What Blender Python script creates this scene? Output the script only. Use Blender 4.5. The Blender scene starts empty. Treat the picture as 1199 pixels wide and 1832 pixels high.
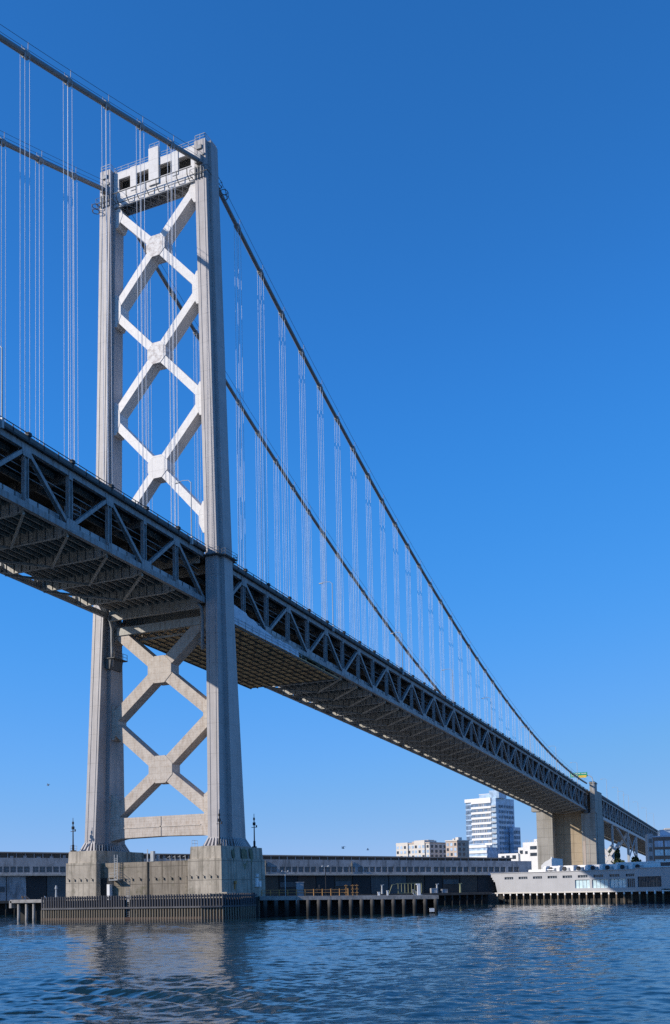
import bpy, bmesh, math, random
import numpy as np
from mathutils import Vector, Matrix
random.seed(7)
S = bpy.context.scene
COL = S.collection
W = 20.117          # distance between the two cable planes
P = 9.144           # truss panel
# ------------------------------------------------------------------ materials
def new_mat(name):
    m = bpy.data.materials.new(name); m.use_nodes = True
    nt = m.node_tree; b = nt.nodes['Principled BSDF']
    return m, nt, b
def N(nt, t, **kw):
    n = nt.nodes.new(t)
    for k, v in kw.items(): setattr(n, k, v)
    return n
def mixc(nt, fac, a, b, mode='MIX'):
    n = N(nt, 'ShaderNodeMix', data_type='RGBA', blend_type=mode)
    for sock, val in ((n.inputs[0], fac), (n.inputs[6], a), (n.inputs[7], b)):
        if hasattr(val, 'is_output'): nt.links.new(val, sock)
        elif isinstance(val, (int, float)): sock.default_value = val
        else: sock.default_value = (*val, 1)
    return n.outputs[2]
def ramp(nt, src, lo, hi):
    n = N(nt, 'ShaderNodeMapRange'); n.inputs[1].default_value = lo; n.inputs[2].default_value = hi
    nt.links.new(src, n.inputs[0]); return n.outputs[0]
def surface(name, col, rough=.6, var=.15, scale=.4, metal=0., dirt=None, dirt_amt=.0, streak=.08,
            seam=None, seam_col=None, seam_amt=.5, bump=0., spec=.4, blotch=None, tide=None):
    """painted steel / concrete: base colour, soft variation, vertical rain streaks, plate seams"""
    m, nt, b = new_mat(name); L = nt.links
    tc = N(nt, 'ShaderNodeTexCoord'); oc = tc.outputs['Object']
    n1 = N(nt, 'ShaderNodeTexNoise'); n1.inputs['Scale'].default_value = scale; n1.inputs['Detail'].default_value = 6; n1.inputs['Roughness'].default_value = .65
    L.new(oc, n1.inputs['Vector'])
    f = ramp(nt, n1.outputs['Fac'], .3, .7)
    c = mixc(nt, f, [x*(1-var) for x in col], [min(1, x*(1+var)) for x in col])
    if dirt_amt > 0:
        mp = N(nt, 'ShaderNodeMapping'); mp.inputs['Scale'].default_value = (1, 1, streak); L.new(oc, mp.inputs['Vector'])
        n2 = N(nt, 'ShaderNodeTexNoise'); n2.inputs['Scale'].default_value = scale*3.2; n2.inputs['Detail'].default_value = 5; n2.inputs['Roughness'].default_value = .7
        L.new(mp.outputs[0], n2.inputs['Vector'])
        fa = ramp(nt, n2.outputs['Fac'], .48, .72)
        mm = N(nt, 'ShaderNodeMath', operation='MULTIPLY'); mm.inputs[1].default_value = dirt_amt; L.new(fa, mm.inputs[0])
        c = mixc(nt, mm.outputs[0], c, dirt or [x*.45 for x in col])
    if blotch:
        bc, sc_, th, am = blotch
        n3 = N(nt, 'ShaderNodeTexNoise'); n3.inputs['Scale'].default_value = sc_; n3.inputs['Detail'].default_value = 8; n3.inputs['Roughness'].default_value = .75
        L.new(oc, n3.inputs['Vector'])
        fa = ramp(nt, n3.outputs['Fac'], th, th+.08)
        mm = N(nt, 'ShaderNodeMath', operation='MULTIPLY'); mm.inputs[1].default_value = am; L.new(fa, mm.inputs[0])
        c = mixc(nt, mm.outputs[0], c, bc)
    if tide:                                   # weed and wet growth up to the high-water mark
        tcn, z0, z1 = tide
        sp = N(nt, 'ShaderNodeSeparateXYZ'); g = N(nt, 'ShaderNodeNewGeometry'); L.new(g.outputs['Position'], sp.inputs[0])
        ad = N(nt, 'ShaderNodeMath', operation='MULTIPLY_ADD'); ad.inputs[1].default_value = 1.6; L.new(n1.outputs['Fac'], ad.inputs[0]); 
        sb = N(nt, 'ShaderNodeMath', operation='SUBTRACT'); L.new(sp.outputs[2], sb.inputs[0]); L.new(ad.outputs[0], sb.inputs[1])
        fa = ramp(nt, sb.outputs[0], z1-.8, z0-.8)
        c = mixc(nt, fa, c, tcn)
    if seam:
        bw, bh, ms = seam
        sx = N(nt, 'ShaderNodeSeparateXYZ'); L.new(oc, sx.inputs[0])
        ad = N(nt, 'ShaderNodeMath', operation='ADD'); L.new(sx.outputs[0], ad.inputs[0]); L.new(sx.outputs[1], ad.inputs[1])
        cb = N(nt, 'ShaderNodeCombineXYZ'); L.new(ad.outputs[0], cb.inputs[0]); L.new(sx.outputs[2], cb.inputs[1])
        br = N(nt, 'ShaderNodeTexBrick'); br.offset = 0.0
        br.inputs['Scale'].default_value = 1; br.inputs['Mortar Size'].default_value = ms; br.inputs['Mortar Smooth'].default_value = .3
        br.inputs['Brick Width'].default_value = bw; br.inputs['Row Height'].default_value = bh
        br.inputs['Color1'].default_value = (0, 0, 0, 1); br.inputs['Color2'].default_value = (.25, .25, .25, 1); br.inputs['Mortar'].default_value = (1, 1, 1, 1)
        L.new(cb.outputs[0], br.inputs['Vector'])
        mm = N(nt, 'ShaderNodeMath', operation='MULTIPLY'); mm.inputs[1].default_value = seam_amt; L.new(br.outputs['Fac'], mm.inputs[0])
        m2 = N(nt, 'ShaderNodeMath', operation='MULTIPLY_ADD'); m2.inputs[1].default_value = .3*seam_amt
        L.new(br.outputs['Color'], m2.inputs[0]); L.new(mm.outputs[0], m2.inputs[2])
        c = mixc(nt, m2.outputs[0], c, seam_col or [x*.4 for x in col])
    L.new(c, b.inputs['Base Color'])
    b.inputs['Roughness'].default_value = rough; b.inputs['Metallic'].default_value = metal
    b.inputs['Specular IOR Level'].default_value = spec
    if bump:
        nb = N(nt, 'ShaderNodeTexNoise'); nb.inputs['Scale'].default_value = scale*6; nb.inputs['Detail'].default_value = 6; L.new(oc, nb.inputs['Vector'])
        bp = N(nt, 'ShaderNodeBump'); bp.inputs['Strength'].default_value = .6; bp.inputs['Distance'].default_value = bump
        L.new(nb.outputs['Fac'], bp.inputs['Height']); L.new(bp.outputs[0], b.inputs['Normal'])
    return m
def glass(name, col, rough=.12, var=.3, scale=.3):
    m, nt, b = new_mat(name); L = nt.links
    tc = N(nt, 'ShaderNodeTexCoord'); n1 = N(nt, 'ShaderNodeTexNoise'); n1.inputs['Scale'].default_value = scale
    L.new(tc.outputs['Object'], n1.inputs['Vector'])
    L.new(mixc(nt, ramp(nt, n1.outputs['Fac'], .35, .65), [x*(1-var) for x in col], [x*(1+var) for x in col]), b.inputs['Base Color'])
    b.inputs['Roughness'].default_value = rough; b.inputs['Specular IOR Level'].default_value = .8
    return m

M_LEG = surface('tower_paint', (.425, .40, .395), .5, .10, .5, dirt=(.24, .215, .20), dirt_amt=.5, streak=.05, seam=(60, 5.15, .045), seam_amt=.4, seam_col=(.2, .19, .18))
M_BRACE = surface('fresh_tower_paint', (.72, .705, .69), .5, .07, .9, dirt=(.42, .40, .38), dirt_amt=.4, streak=.35, seam=(2.9, 2.3, .035), seam_amt=.28)
M_BRACE_DIRTY = surface('weathered_brace_paint', (.53, .47, .415), .6, .14, .8, dirt=(.30, .215, .15), dirt_amt=.75, streak=.25, seam=(3.2, .45, .03), seam_amt=.28, seam_col=(.22, .16, .11))
M_HUB = surface('riveted_gusset_paint', (.70, .68, .66), .55, .15, 1.2, blotch=((.40, .36, .35), 1.1, .48, .85))
M_STEEL = surface('grey_bridge_steel', (.31, .32, .325), .55, .22, .7, dirt=(.12, .085, .06), dirt_amt=.8, streak=.2)
M_STEEL_D = surface('dark_steel_and_shade', (.13, .135, .135), .7, .2, .4, dirt=(.06, .045, .03), dirt_amt=.5, streak=.3)
M_BEAM = surface('floor_beam_paint', (.47, .46, .42), .6, .18, .6, dirt=(.15, .10, .07), dirt_amt=.65, streak=.2)
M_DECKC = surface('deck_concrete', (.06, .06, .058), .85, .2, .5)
M_CABLE = surface('cable_wrap', (.23, .23, .23), .5, .15, 2.)
M_ROPE = surface('suspender_zinc', (.78, .78, .79), .4, .12, 1.5)
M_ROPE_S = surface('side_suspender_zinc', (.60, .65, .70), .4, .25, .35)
M_CONC = surface('pier_concrete', (.44, .39, .32), .9, .2, .45, dirt=(.13, .112, .085), dirt_amt=.95, streak=.05, seam=(90, 3.1, .06), seam_amt=.65, bump=.03, blotch=((.19, .175, .13), .5, .54, .55))
M_CONC_WALL = surface('stained_wall_concrete', (.26, .225, .18), .9, .2, .5, dirt=(.085, .07, .05), dirt_amt=1., streak=.06, seam=(5.6, 2.9, .06), seam_amt=.65, bump=.03, blotch=((.10, .095, .05), .6, .55, .6))
M_ANCH = surface('anchorage_concrete', (.39, .365, .32), .9, .12, .2, dirt=(.20, .18, .145), dirt_amt=.8, streak=.06, seam=(200, 4.2, .09), seam_amt=.5)
M_ANCH_T = surface('tan_anchorage_concrete', (.44, .36, .26), .9, .12, .2, dirt=(.25, .19, .12), dirt_amt=.7, streak=.06, seam=(200, 4.4, .09), seam_amt=.5)
M_PILE = surface('fender_timber', (.085, .085, .095), .8, .3, .8, dirt=(.03, .03, .03), dirt_amt=.5, tide=((.19, .16, .12), 1.3, 1.8))
M_PILE_W = surface('wale_timber', (.10, .10, .11), .8, .3, .8, tide=((.07, .04, .03), .3, .6))
M_DARKPILE = surface('dark_wharf_pile', (.075, .07, .065), .9, .35, .6, dirt=(.02, .02, .02), dirt_amt=.6, tide=((.02, .02, .018), .6, 1.8))
M_PALEPILE = surface('pale_wharf_pile', (.80, .77, .74), .85, .2, .6, tide=((.16, .12, .08), 1.2, 1.5))
M_WHARF = surface('wharf_deck_concrete', (.30, .29, .28), .9, .25, .5, dirt=(.10, .09, .08), dirt_amt=.7, streak=.5, bump=.03)
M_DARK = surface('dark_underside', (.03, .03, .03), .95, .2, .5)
M_SHED = surface('shed_concrete', (.33, .35, .38), .85, .2, .3, dirt=(.10, .105, .11), dirt_amt=.9, streak=.25, blotch=((.16, .17, .18), .25, .56, .6))
M_SHEDTRIM = surface('shed_ledge', (.44, .42, .38), .85, .15, .4, dirt=(.2, .18, .15), dirt_amt=.6)
M_DOORS = [surface('door_' + n, c, .7, .25, .25, dirt=(.03, .03, .03), dirt_amt=.4) for n, c in (('black', (.03, .032, .036)), ('brown', (.075, .065, .055)), ('slate', (.09, .105, .115)), ('rust', (.085, .06, .05)))]
M_GLASS_D = glass('dark_pane', (.03, .04, .055), .2)
M_GLASS_B = glass('blue_pane', (.38, .50, .64), .12, .25)
M_GLASS_W = glass('blue_grey_pane', (.14, .20, .29), .12, .35, .35)
M_GLASS_A = glass('aqua_blinds_pane', (.55, .72, .76), .25, .15, .8)
M_WHITE = surface('white_wall', (.80, .79, .77), .7, .06, .3, dirt=(.55, .54, .52), dirt_amt=.3)
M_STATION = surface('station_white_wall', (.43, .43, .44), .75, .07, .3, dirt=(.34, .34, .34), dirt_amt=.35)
M_CREAM = surface('cream_stucco', (.64, .60, .54), .8, .08, .2)
M_TAN = surface('tan_stucco', (.50, .41, .34), .8, .08, .2)
M_BRICK = surface('brown_brick', (.24, .17, .135), .85, .15, .4)
M_ROOF = surface('roof_felt', (.22, .21, .20), .9, .15, .2)
M_PLY = surface('plywood_platform', (.92, .56, .27), .85, .2, .35, seam=(2.4, 1.2, .03), seam_amt=.4)
M_TARP = surface('white_tarpaulin', (.62, .68, .74), .6, .15, .6, dirt=(.38, .44, .52), dirt_amt=.6, streak=.5)
M_BLACK = surface('black_metal', (.025, .025, .028), .6, .2, 1)
M_METAL = surface('galvanised_metal', (.42, .44, .45), .45, .1, 1)
M_YELLOW = surface('orange_rail_paint', (.42, .22, .07), .6, .15, .8)
M_RAILG = surface('yellow_green_rail_paint', (.26, .28, .16), .6, .15, .8)
M_GREEN = surface('sign_green', (.0, .30, .16), .5, .05, 1)
M_SIGNY = surface('sign_yellow', (.75, .5, .06), .5, .05, 1)
M_SIGNW = surface('sign_white', (.8, .8, .8), .5, .05, 1)
M_LEAF = surface('leaf_green', (.045, .07, .028), .7, .45, 1.2)
M_PALM = surface('palm_green', (.05, .08, .03), .7, .3, 1)
M_BARK = surface('bark', (.10, .075, .05), .9, .2, 1)
M_GROUND = surface('quay_ground', (.10, .10, .095), .9, .2, .1)
M_BIRDW = surface('gull_white', (.7, .7, .7), .8, .1, 3)
M_BIRDG = surface('gull_grey', (.22, .22, .23), .8, .1, 3)
M_BIRDB = surface('pelican_brown', (.28, .19, .12), .8, .15, 3)
# ------------------------------------------------------------------ mesh builder
OFF = {}
class MB:
    def __init__(s): s.v = []; s.f = []
    def add(s, vs, fs):
        o = len(s.v); s.v += [tuple(float(c) for c in p) for p in vs]; s.f += [tuple(i+o for i in f) for f in fs]
    def hexa(s, p):   # p: 4 bottom ring, 4 top ring
        s.add(p, [(3, 2, 1, 0), (4, 5, 6, 7), (0, 1, 5, 4), (1, 2, 6, 5), (2, 3, 7, 6), (3, 0, 4, 7)])
    def box(s, x0, x1, y0, y1, z0, z1):
        s.hexa([(x0, y0, z0), (x1, y0, z0), (x1, y1, z0), (x0, y1, z0), (x0, y0, z1), (x1, y0, z1), (x1, y1, z1), (x0, y1, z1)])
    def beam(s, p, q, w, h, side=None):
        """rectangular bar from p to q; w along 'side', h along the third axis"""
        p = Vector(p); q = Vector(q); d = (q-p).normalized()
        sd = Vector(side) if side else (Vector((0, 0, 1)) if abs(d.z) < .9 else Vector((1, 0, 0)))
        sd = (sd - d*sd.dot(d)).normalized(); t = d.cross(sd)
        a = sd*w/2; b = t*h/2
        s.hexa([p-a-b, p+a-b, p+a+b, p-a+b, q-a-b, q+a-b, q+a+b, q-a+b])
    def tube(s, p, q, r, n=8, r2=None):
        p = Vector(p); q = Vector(q); d = (q-p).normalized(); r2 = r if r2 is None else r2
        a = d.orthogonal().normalized(); b = d.cross(a)
        vs = [p + (a*math.cos(2*math.pi*i/n)+b*math.sin(2*math.pi*i/n))*r for i in range(n)]
        vs += [q + (a*math.cos(2*math.pi*i/n)+b*math.sin(2*math.pi*i/n))*r2 for i in range(n)]
        s.add(vs, [(i, (i+1) % n, n+(i+1) % n, n+i) for i in range(n)] + [tuple(range(n-1, -1, -1)), tuple(range(n, 2*n))])
    def path(s, pts, r, n=8):
        pts = [Vector(p) for p in pts]; rings = []
        for i, p in enumerate(pts):
            d = (pts[min(i+1, len(pts)-1)] - pts[max(i-1, 0)]).normalized()
            a = d.cross(Vector((.31, .2, .93))).normalized(); b = d.cross(a)
            rings.append([p+(a*math.cos(2*math.pi*k/n)+b*math.sin(2*math.pi*k/n))*r for k in range(n)])
        s.loft(rings)
    def loft(s, rings):
        n = len(rings[0]); vs = [p for r in rings for p in r]; fs = []
        for j in range(len(rings)-1):
            for i in range(n): fs.append((j*n+i, j*n+(i+1) % n, (j+1)*n+(i+1) % n, (j+1)*n+i))
        fs.append(tuple(range(n-1, -1, -1))); m = (len(rings)-1)*n; fs.append(tuple(range(m, m+n)))
        s.add(vs, fs)
    def prism(s, poly, vec):
        v = Vector(vec); s.loft([[Vector(p) for p in poly], [Vector(p)+v for p in poly]])
    def prism_x(s, yz, x0, x1): s.prism([(x0, y, z) for y, z in yz], (x1-x0, 0, 0))
    def build(s, name, mat, parent=None, smooth=False, at=None, recalc=True):
        off = Vector(OFF.get(parent.name, (0, 0, 0))) if parent else Vector((0, 0, 0))
        loc = Vector((0, 0, 0))
        if at is not None: loc = Vector(at) - off; off = Vector(at)
        me = bpy.data.meshes.new(name)
        me.from_pydata([tuple(Vector(p)-off) for p in s.v], [], s.f)
        if recalc:
            bm = bmesh.new(); bm.from_mesh(me); bmesh.ops.recalc_face_normals(bm, faces=bm.faces); bm.to_mesh(me); bm.free()
        if smooth: me.polygons.foreach_set('use_smooth', [True]*len(me.polygons))
        me.materials.append(mat)
        o = bpy.data.objects.new(name, me); COL.objects.link(o); o.location = loc
        if parent: o.parent = parent
        OFF[o.name] = tuple(off)
        return o
def tag(o, label, cat, group=None):
    o['label'] = label; o['category'] = cat
    if group: o['group'] = group
    return o
def thing(name, loc, label, cat, group=None):
    o = bpy.data.objects.new(name, None); COL.objects.link(o); o.location = loc; o.empty_display_size = 1
    OFF[o.name] = tuple(loc); return tag(o, label, cat, group)
def structure(o, kind='structure'): o['kind'] = kind; return o
def copy_part(o, parent, delta):
    c = o.copy(); COL.objects.link(c); c.parent = parent; c.location = Vector(o.location)+Vector(delta)
    OFF[c.name] = tuple(Vector(OFF[o.name])+Vector(delta))
    for ch in list(o.children):
        d = ch.copy(); COL.objects.link(d); d.parent = c; OFF[d.name] = OFF[c.name]
    return c
def copy_thing(root, loc, label, rotz=None):
    r = root.copy(); COL.objects.link(r); r.location = loc; r['label'] = label
    if rotz is not None: r.rotation_euler = (0, 0, rotz)
    for ch in list(root.children):
        c = ch.copy(); COL.objects.link(c); c.parent = r
        for g in list(ch.children):
            d = g.copy(); COL.objects.link(d); d.parent = c
    return r
# ------------------------------------------------------------------ bridge profile
def zt(X): return 61.54 - .0321*X - .2168e-4*X*X      # centre line of the top chord
def zb(X): return zt(X) - 7.855
def ring(X, y0, y1, z0, z1): return [(X, y0, z0), (X, y1, z0), (X, y1, z1), (X, y0, z1)]
# ------------------------------------------------------------------ tower
tower = thing('bridge_tower', (0, W/2, 11.8), 'tall grey steel suspension bridge tower with white X braces on the concrete pier', 'bridge tower')
def lerp(a, b, t): return a+(b-a)*t
def leg_dims(z):
    hf = 2.08 + .0051*(136.5-z) if z > 61.4 else 2.463 + .0407*(61.4-z)
    hr = hf + .12
    a = 1.12
    s = lerp(.55, .8, min(1, (136.5-z)/100.))
    c0, c1 = lerp(1.05, 1.5, (136.5-z)/125.), lerp(1.35, 1.75, (136.5-z)/125.)
    return hf, hr, a, s, c0, c1
def leg_ring(z, sgn, grow=0.):
    hf, hr, a, s, c0, c1 = leg_dims(z)
    hf += grow; hr += grow; a += grow; c0 += grow; c1 += grow
    yc = -.0197*(136.49-z)
    pts = [(-hf, -a), (-hf, a), (-c0, a), (-c0, a+s), (c1, a+s), (c1, a), (hr, a), (hr, -a), (c1, -a), (c1, -a-s), (-c0, -a-s), (-c0, -a)]
    return [(x, (yc+y) if sgn < 0 else (W-yc-y), z) for x, y in pts]
def leg_inner(z): # Y offset of the inner face of the centre bar (near leg)
    hf, hr, a, s, c0, c1 = leg_dims(z); return -.0197*(136.49-z)+a+s
legs = []
for sgn, ztop in ((-1, 136.6), (1, 137.2)):
    m = MB()
    zs = [13.3, 20, 30, 40, 50, 61.3, 61.4, 75, 90, 105, 120, ztop]
    m.loft([leg_ring(z, sgn) for z in zs])
    lg = m.build('leg', M_LEG, tower)
    for ys in (-.62, .62):
        m = MB(); sr = []
        for z0, z1 in zip(zs[:-1], zs[1:]):
            f0, f1 = leg_ring(z0, sgn), leg_ring(z1, sgn)
            for cf, cb in ((0, 1),):
                c0_ = (Vector(f0[cf])+Vector(f0[cb]))/2; c1_ = (Vector(f1[cf])+Vector(f1[cb]))/2
                
                for c_ in ((c0_, c1_) if not sr else (c1_,)): sr.append([c_+Vector((-.06, ys-.09, 0)), c_+Vector((-.06, ys+.09, 0)), c_+Vector((.05, ys+.09, 0)), c_+Vector((.05, ys-.09, 0))])
        m.loft(sr); m.build('cover_strip', M_LEG, lg)
    legs.append(lg)
    # flared foot with stiffener ribs
    m = MB(); m.loft([leg_ring(11.8, sgn, .12), leg_ring(13.32, sgn, .03)])
    r0 = leg_ring(11.8, sgn, .75); r1 = leg_ring(13.25, sgn, .1)
    for i in range(12):
        a0 = Vector(r0[i]); a1 = Vector(r0[(i+1) % 12]); b0 = Vector(r1[i]); b1 = Vector(r1[(i+1) % 12])
        L = (a1-a0).length; n = max(1, int(L/.66))
        dn = (a1-a0).normalized()
        for k in range(n):
            t = (k+.5)/n
            pb = a0.lerp(a1, t); pt = b0.lerp(b1, t); base = pb.lerp(pt, 1.0); base.z = 11.8
            m.prism([pb-dn*.14, pt-dn*.14, base-dn*.14], dn*.28)
    m.loft([[Vector(p)+Vector((0, 0, 0)) for p in leg_ring(11.72, sgn, .85)], leg_ring(11.84, sgn, .85)])
    m.build('foot', M_LEG, lg)
    # head of the leg: rail and saddle plates
    yc = 0 if sgn < 0 else W
    m = MB()
    for (x0, y0), (x1, y1) in (((-1.9, -1), (-1.9, 1)), ((-1.9, -1), (2, -1)), ((2, -1), (2, 1)), ((-1.9, 1), (2, 1))):
        m.beam((x0, yc+y0, ztop+1.1), (x1, yc+y1, ztop+1.1), .07, .07); m.beam((x0, yc+y0, ztop+.6), (x1, yc+y1, ztop+.6), .05, .05)
        for t in (0, .5): m.beam((lerp(x0, x1, t), yc+lerp(y0, y1, t), ztop), (lerp(x0, x1, t), yc+lerp(y0, y1, t), ztop+1.1), .06, .06)
    m.build('hand_rail', M_METAL, lg)
    m = MB()
    zc = 132.6 + (0 if sgn < 0 else .75)
    m.prism([(-2.9, yc-.6, zc-.7), (-2.9, yc+.6, zc-.7), (-2.9, yc+.6, zc+.6), (-2.9, yc-.6, zc+.6)], (1, 0, .3))
    for dy in (-.85, -.3, .3, .85): m.box(-2.42, -2.0, yc+dy-.1, yc+dy+.1, zc-3.2, zc-.9)
    m.box(-2.3, -2.0, yc-.95, yc+.95, zc+.9, zc+1.3)
    m.box(-2.35, -2.0, yc-.5, yc+.5, zc+2.2, zc+2.9)
    m.build('cable_saddle', M_STEEL, lg)
    # walkway ring round the head of the leg
    m = MB(); zr = zc-2.4
    loop = [(-2.6, -1.75), (-2.6, 1.75), (2.7, 1.75), (2.7, -1.75)]
    for i in range(4):
        p = loop[i]; q = loop[(i+1) % 4]
        m.beam((p[0], yc+p[1], zr), (q[0], yc+q[1], zr), .1, .1); m.beam((p[0], yc+p[1], zr+1.0), (q[0], yc+q[1], zr+1.0), .045, .045)
        for t in (0, .33, .66): m.beam((lerp(p[0], q[0], t), yc+lerp(p[1], q[1], t), zr), (lerp(p[0], q[0], t), yc+lerp(p[1], q[1], t), zr+1), .06, .06)
    yo = yc + sgn*(1.75 if sgn < 0 else 1.75)
    for xx in ((3.4,) if sgn < 0 else (-2.6,)):
        for zz, rr in ((0, .8), (1.0, .8)):
            m.path([(xx+rr*.9*math.cos(t*math.pi/7), yo+rr*math.sin(t*math.pi/7)*.8, zr-1.4+zz) for t in range(15)], .07, 6)
        for t in range(0, 14, 3): m.beam((xx+.9*math.cos(t*math.pi/7), yo+.8*math.sin(t*math.pi/7), zr-1.4), (xx+.9*math.cos(t*math.pi/7), yo+.8*math.sin(t*math.pi/7), zr-.3), .06, .06)
    m.build('walkway_ring', M_STEEL_D, lg)
    # deck level gallery
    m = MB(); z = 61.35
    m.loft([leg_ring(z, sgn, .55), [(x, y, z+.16) for x, y, _ in leg_ring(z, sgn, .7)]])
    g = leg_ring(z, sgn, .66)
    for i in range(12):
        p = Vector(g[i]); q = Vector(g[(i+1) % 12])
        for hh in (.65, 1.15): m.beam(p+Vector((0, 0, hh)), q+Vector((0, 0, hh)), .05, .05)
        m.beam(p, p+Vector((0, 0, 1.15)), .06, .06)
    m.build('gallery', M_STEEL_D, lg)
    # rain pipe and inspection platform below the deck, on the inner side
    m = MB(); yi = (leg_inner(50)+.45) if sgn < 0 else (W-leg_inner(50)-.45)
    d = 1 if sgn < 0 else -1
    xp = -1.75 if sgn > 0 else -2.1
    pts = [(xp-1.2, yi+d*.2, 53.2), (xp-.3, yi, 52.6), (xp, yi, 51.5), (xp, yi, 47.0), (xp, yi, 44.6 if sgn > 0 else 45.5)]
    m.path(pts, .32, 8)
    m.build('drain_pipe', M_STEEL, lg, smooth=True)
    if sgn > 0:
        m = MB(); y0 = W-leg_inner(46)
        m.prism([(-2.3, y0+.5, 44.2), (-2.3, y0-.35, 44.2), (-2.3, y0-.7, 46.0), (-2.3, y0+.5, 46.0)], (3.6, 0, 0))
        m.box(-2.5, 1.6, y0-1.5, y0+.4, 46.0, 46.15)
        for x in (-2.45, -1.1, .2, 1.5): m.beam((x, y0-1.45, 46.1), (x, y0-1.45, 47.2), .07, .07)
        for zz in (46.65, 47.2): m.beam((-2.45, y0-1.45, zz), (1.55, y0-1.45, zz), .06, .06)
        m.build('inspection_platform', M_STEEL_D, lg)
    else:
        m = MB(); y0 = leg_inner(46)
        m.box(-2.2, .6, y0, y0+1.2, 46.3, 46.42)
        for x in (-2.15, -.8, .55): m.beam((x, y0+1.15, 46.4), (x, y0+1.15, 47.5), .07, .07)
        for zz in (46.95, 47.5): m.beam((-2.15, y0+1.15, zz), (.55, y0+1.15, zz), .06, .06)
        m.build('inspection_platform', M_STEEL, lg)
# X bracing
YC = W/2
XB0, XB1 = -1.0, 1.45
def cross(cz, zup, zdn, wid, mat, hubr, hubm, dxo=0):
    m = MB()
    for sg in (-1, 1):
        for ze in (zup, zdn):
            yl = leg_inner(ze)-.4; ye = yl if sg < 0 else W-yl
            m.beam((( XB0+XB1)/2, YC, cz), ((XB0+XB1)/2, ye, ze), XB1-XB0, wid, side=(1, 0, 0))
    o = m.build('cross_brace', mat, tower)
    m = MB()
    oc = [(YC+hubr*1.08*math.cos(math.pi/8+k*math.pi/4), cz+hubr*1.08*math.sin(math.pi/8+k*math.pi/4)) for k in range(8)]
    m.prism_x(oc, XB0-.07, XB1+.07)
    m.build('gusset_hub', hubm, o)
M_HUBP = surface('gusset_paint', (.68, .665, .65), .5, .06, 1.0, dirt=(.45, .42, .4), dirt_amt=.35, streak=.4, seam=(2.4, 2.4, .05), seam_amt=.35)
M_HUBD = surface('weathered_gusset', (.53, .475, .42), .6, .14, .9, dirt=(.36, .26, .18), dirt_amt=.6, streak=.4, seam=(1.2, 1.1, .04), seam_amt=.3, seam_col=(.22, .16, .11))
cross(120.6, 129.6, 110.6, 1.45, M_BRACE, 1.95, M_HUB)
cross(100.6, 110.4, 90.4, 1.45, M_BRACE, 1.95, M_HUB)
cross(79.7, 90.1, 68.6, 1.45, M_BRACE, 2.05, M_HUBP)
cross(43.3, 52.0, 34.7, 2.0, M_BRACE_DIRTY, 2.4, M_HUBD)
cross(25.7, 34.6, 17.3, 2.0, M_BRACE_DIRTY, 2.4, M_HUBD)
# joint plates on the inner faces of the legs
def joint(zc, hz, reach, mat, flat=1.0):
    for sg in (-1, 1):
        m = MB(); yl = leg_inner(zc)-.5
        f = lambda y: y if sg < 0 else W-y
        m.prism_x([(f(yl), zc-hz), (f(yl+.9), zc-hz), (f(yl+reach), zc-flat), (f(yl+reach), zc+flat), (f(yl+.9), zc+hz), (f(yl), zc+hz)], XB0-.05, XB1+.05)
        m.build('joint_plate', mat, tower)
joint(110.5, 3.0, 1.75, M_HUBP); joint(90.25, 3.0, 1.75, M_HUBP)
joint(128.6, 2.3, 1.9, M_HUBP, .4); joint(69.0, 2.8, 1.7, M_HUBP)
joint(34.65, 3.1, 1.9, M_HUBD); joint(18.6, 3.2, 2.3, M_HUBD, 2.2); joint(51.2, 2.2, 1.6, M_HUBD)
# bottom strut with haunches
m = MB(); a = leg_inner(16)-.4
strut = [(a, 17.55), (W-a, 17.55), (W-a, 13.3), (W-a-1.2, 13.7), (W-a-2.6, 13.95), (YC, 14.1), (a+2.6, 13.95), (a+1.2, 13.7), (a, 13.3)]
m.prism_x(strut, XB0-.12, XB1+.12)
st = m.build('strut', M_BRACE_DIRTY, tower)
m = MB(); m.box(XB0-.2, XB0-.1, 2, W-2, 15.65, 15.85); m.box(XB0-.2, XB0-.1, YC-.12, YC+.12, 14.1, 17.5)
m.build('stiffener', M_HUBD, st)
# strut just under the deck, with a lattice strut behind it
m = MB(); m.prism_x([(leg_inner(52)-.4, 51.6), (W-leg_inner(52)+.4, 51.6), (W-leg_inner(52)+.4, 50.2), (leg_inner(52)-.4, 50.2)], -1.2, -.4)
for z in (51.0, 49.7): m.beam((1.6, 1, z), (1.6, W-1, z), .3, .3)
for k in range(12): m.beam((1.6, 1+k*1.5, 49.7 if k % 2 else 51.0), (1.6, 2.5+k*1.5, 51.0 if k % 2 else 49.7), .15, .15)
m.build('deck_strut', M_BEAM, tower)
# portal at the tower top: box girder with four dark openings and a centre pilaster
XP0, XP1 = -1.2, 1.5
m = MB(); a = leg_inner(133)-.3
posts = [(a, 2.35), (4.95, 6.2), (9.05, 11.07), (13.92, 15.17), (17.77, W-a)]
m.box(XP0, XP0+.35, a, W-a, 130.15, 133.15); m.box(XP0, XP0+.35, a, W-a, 135.35, 136.75)
for y0, y1 in posts: m.box(XP0-.003, XP0+.36, y0, y1, 133.15, 135.35)
m.box(XP1-.3, XP1, a, W-a, 130.16, 136.74)
m.box(XP0+.36, XP1-.31, a, W-a, 136.5, 136.7); m.box(XP0+.36, XP1-.31, a, W-a, 132.8, 133.0)
for y0, y1 in (posts[1], posts[3]): m.box(XP0-.12, XP0-.004, y0, y1, 132.3, 136.8)
m.box(XP0-.25, XP0+.45, 9.0, 11.1, 131.9, 138.9)
m.box(XP1-.25, XP1+.2, 9.0, 11.1, 131.9, 138.9)
portal = m.build('portal_beam', M_HUBP, tower)
m = MB()
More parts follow.
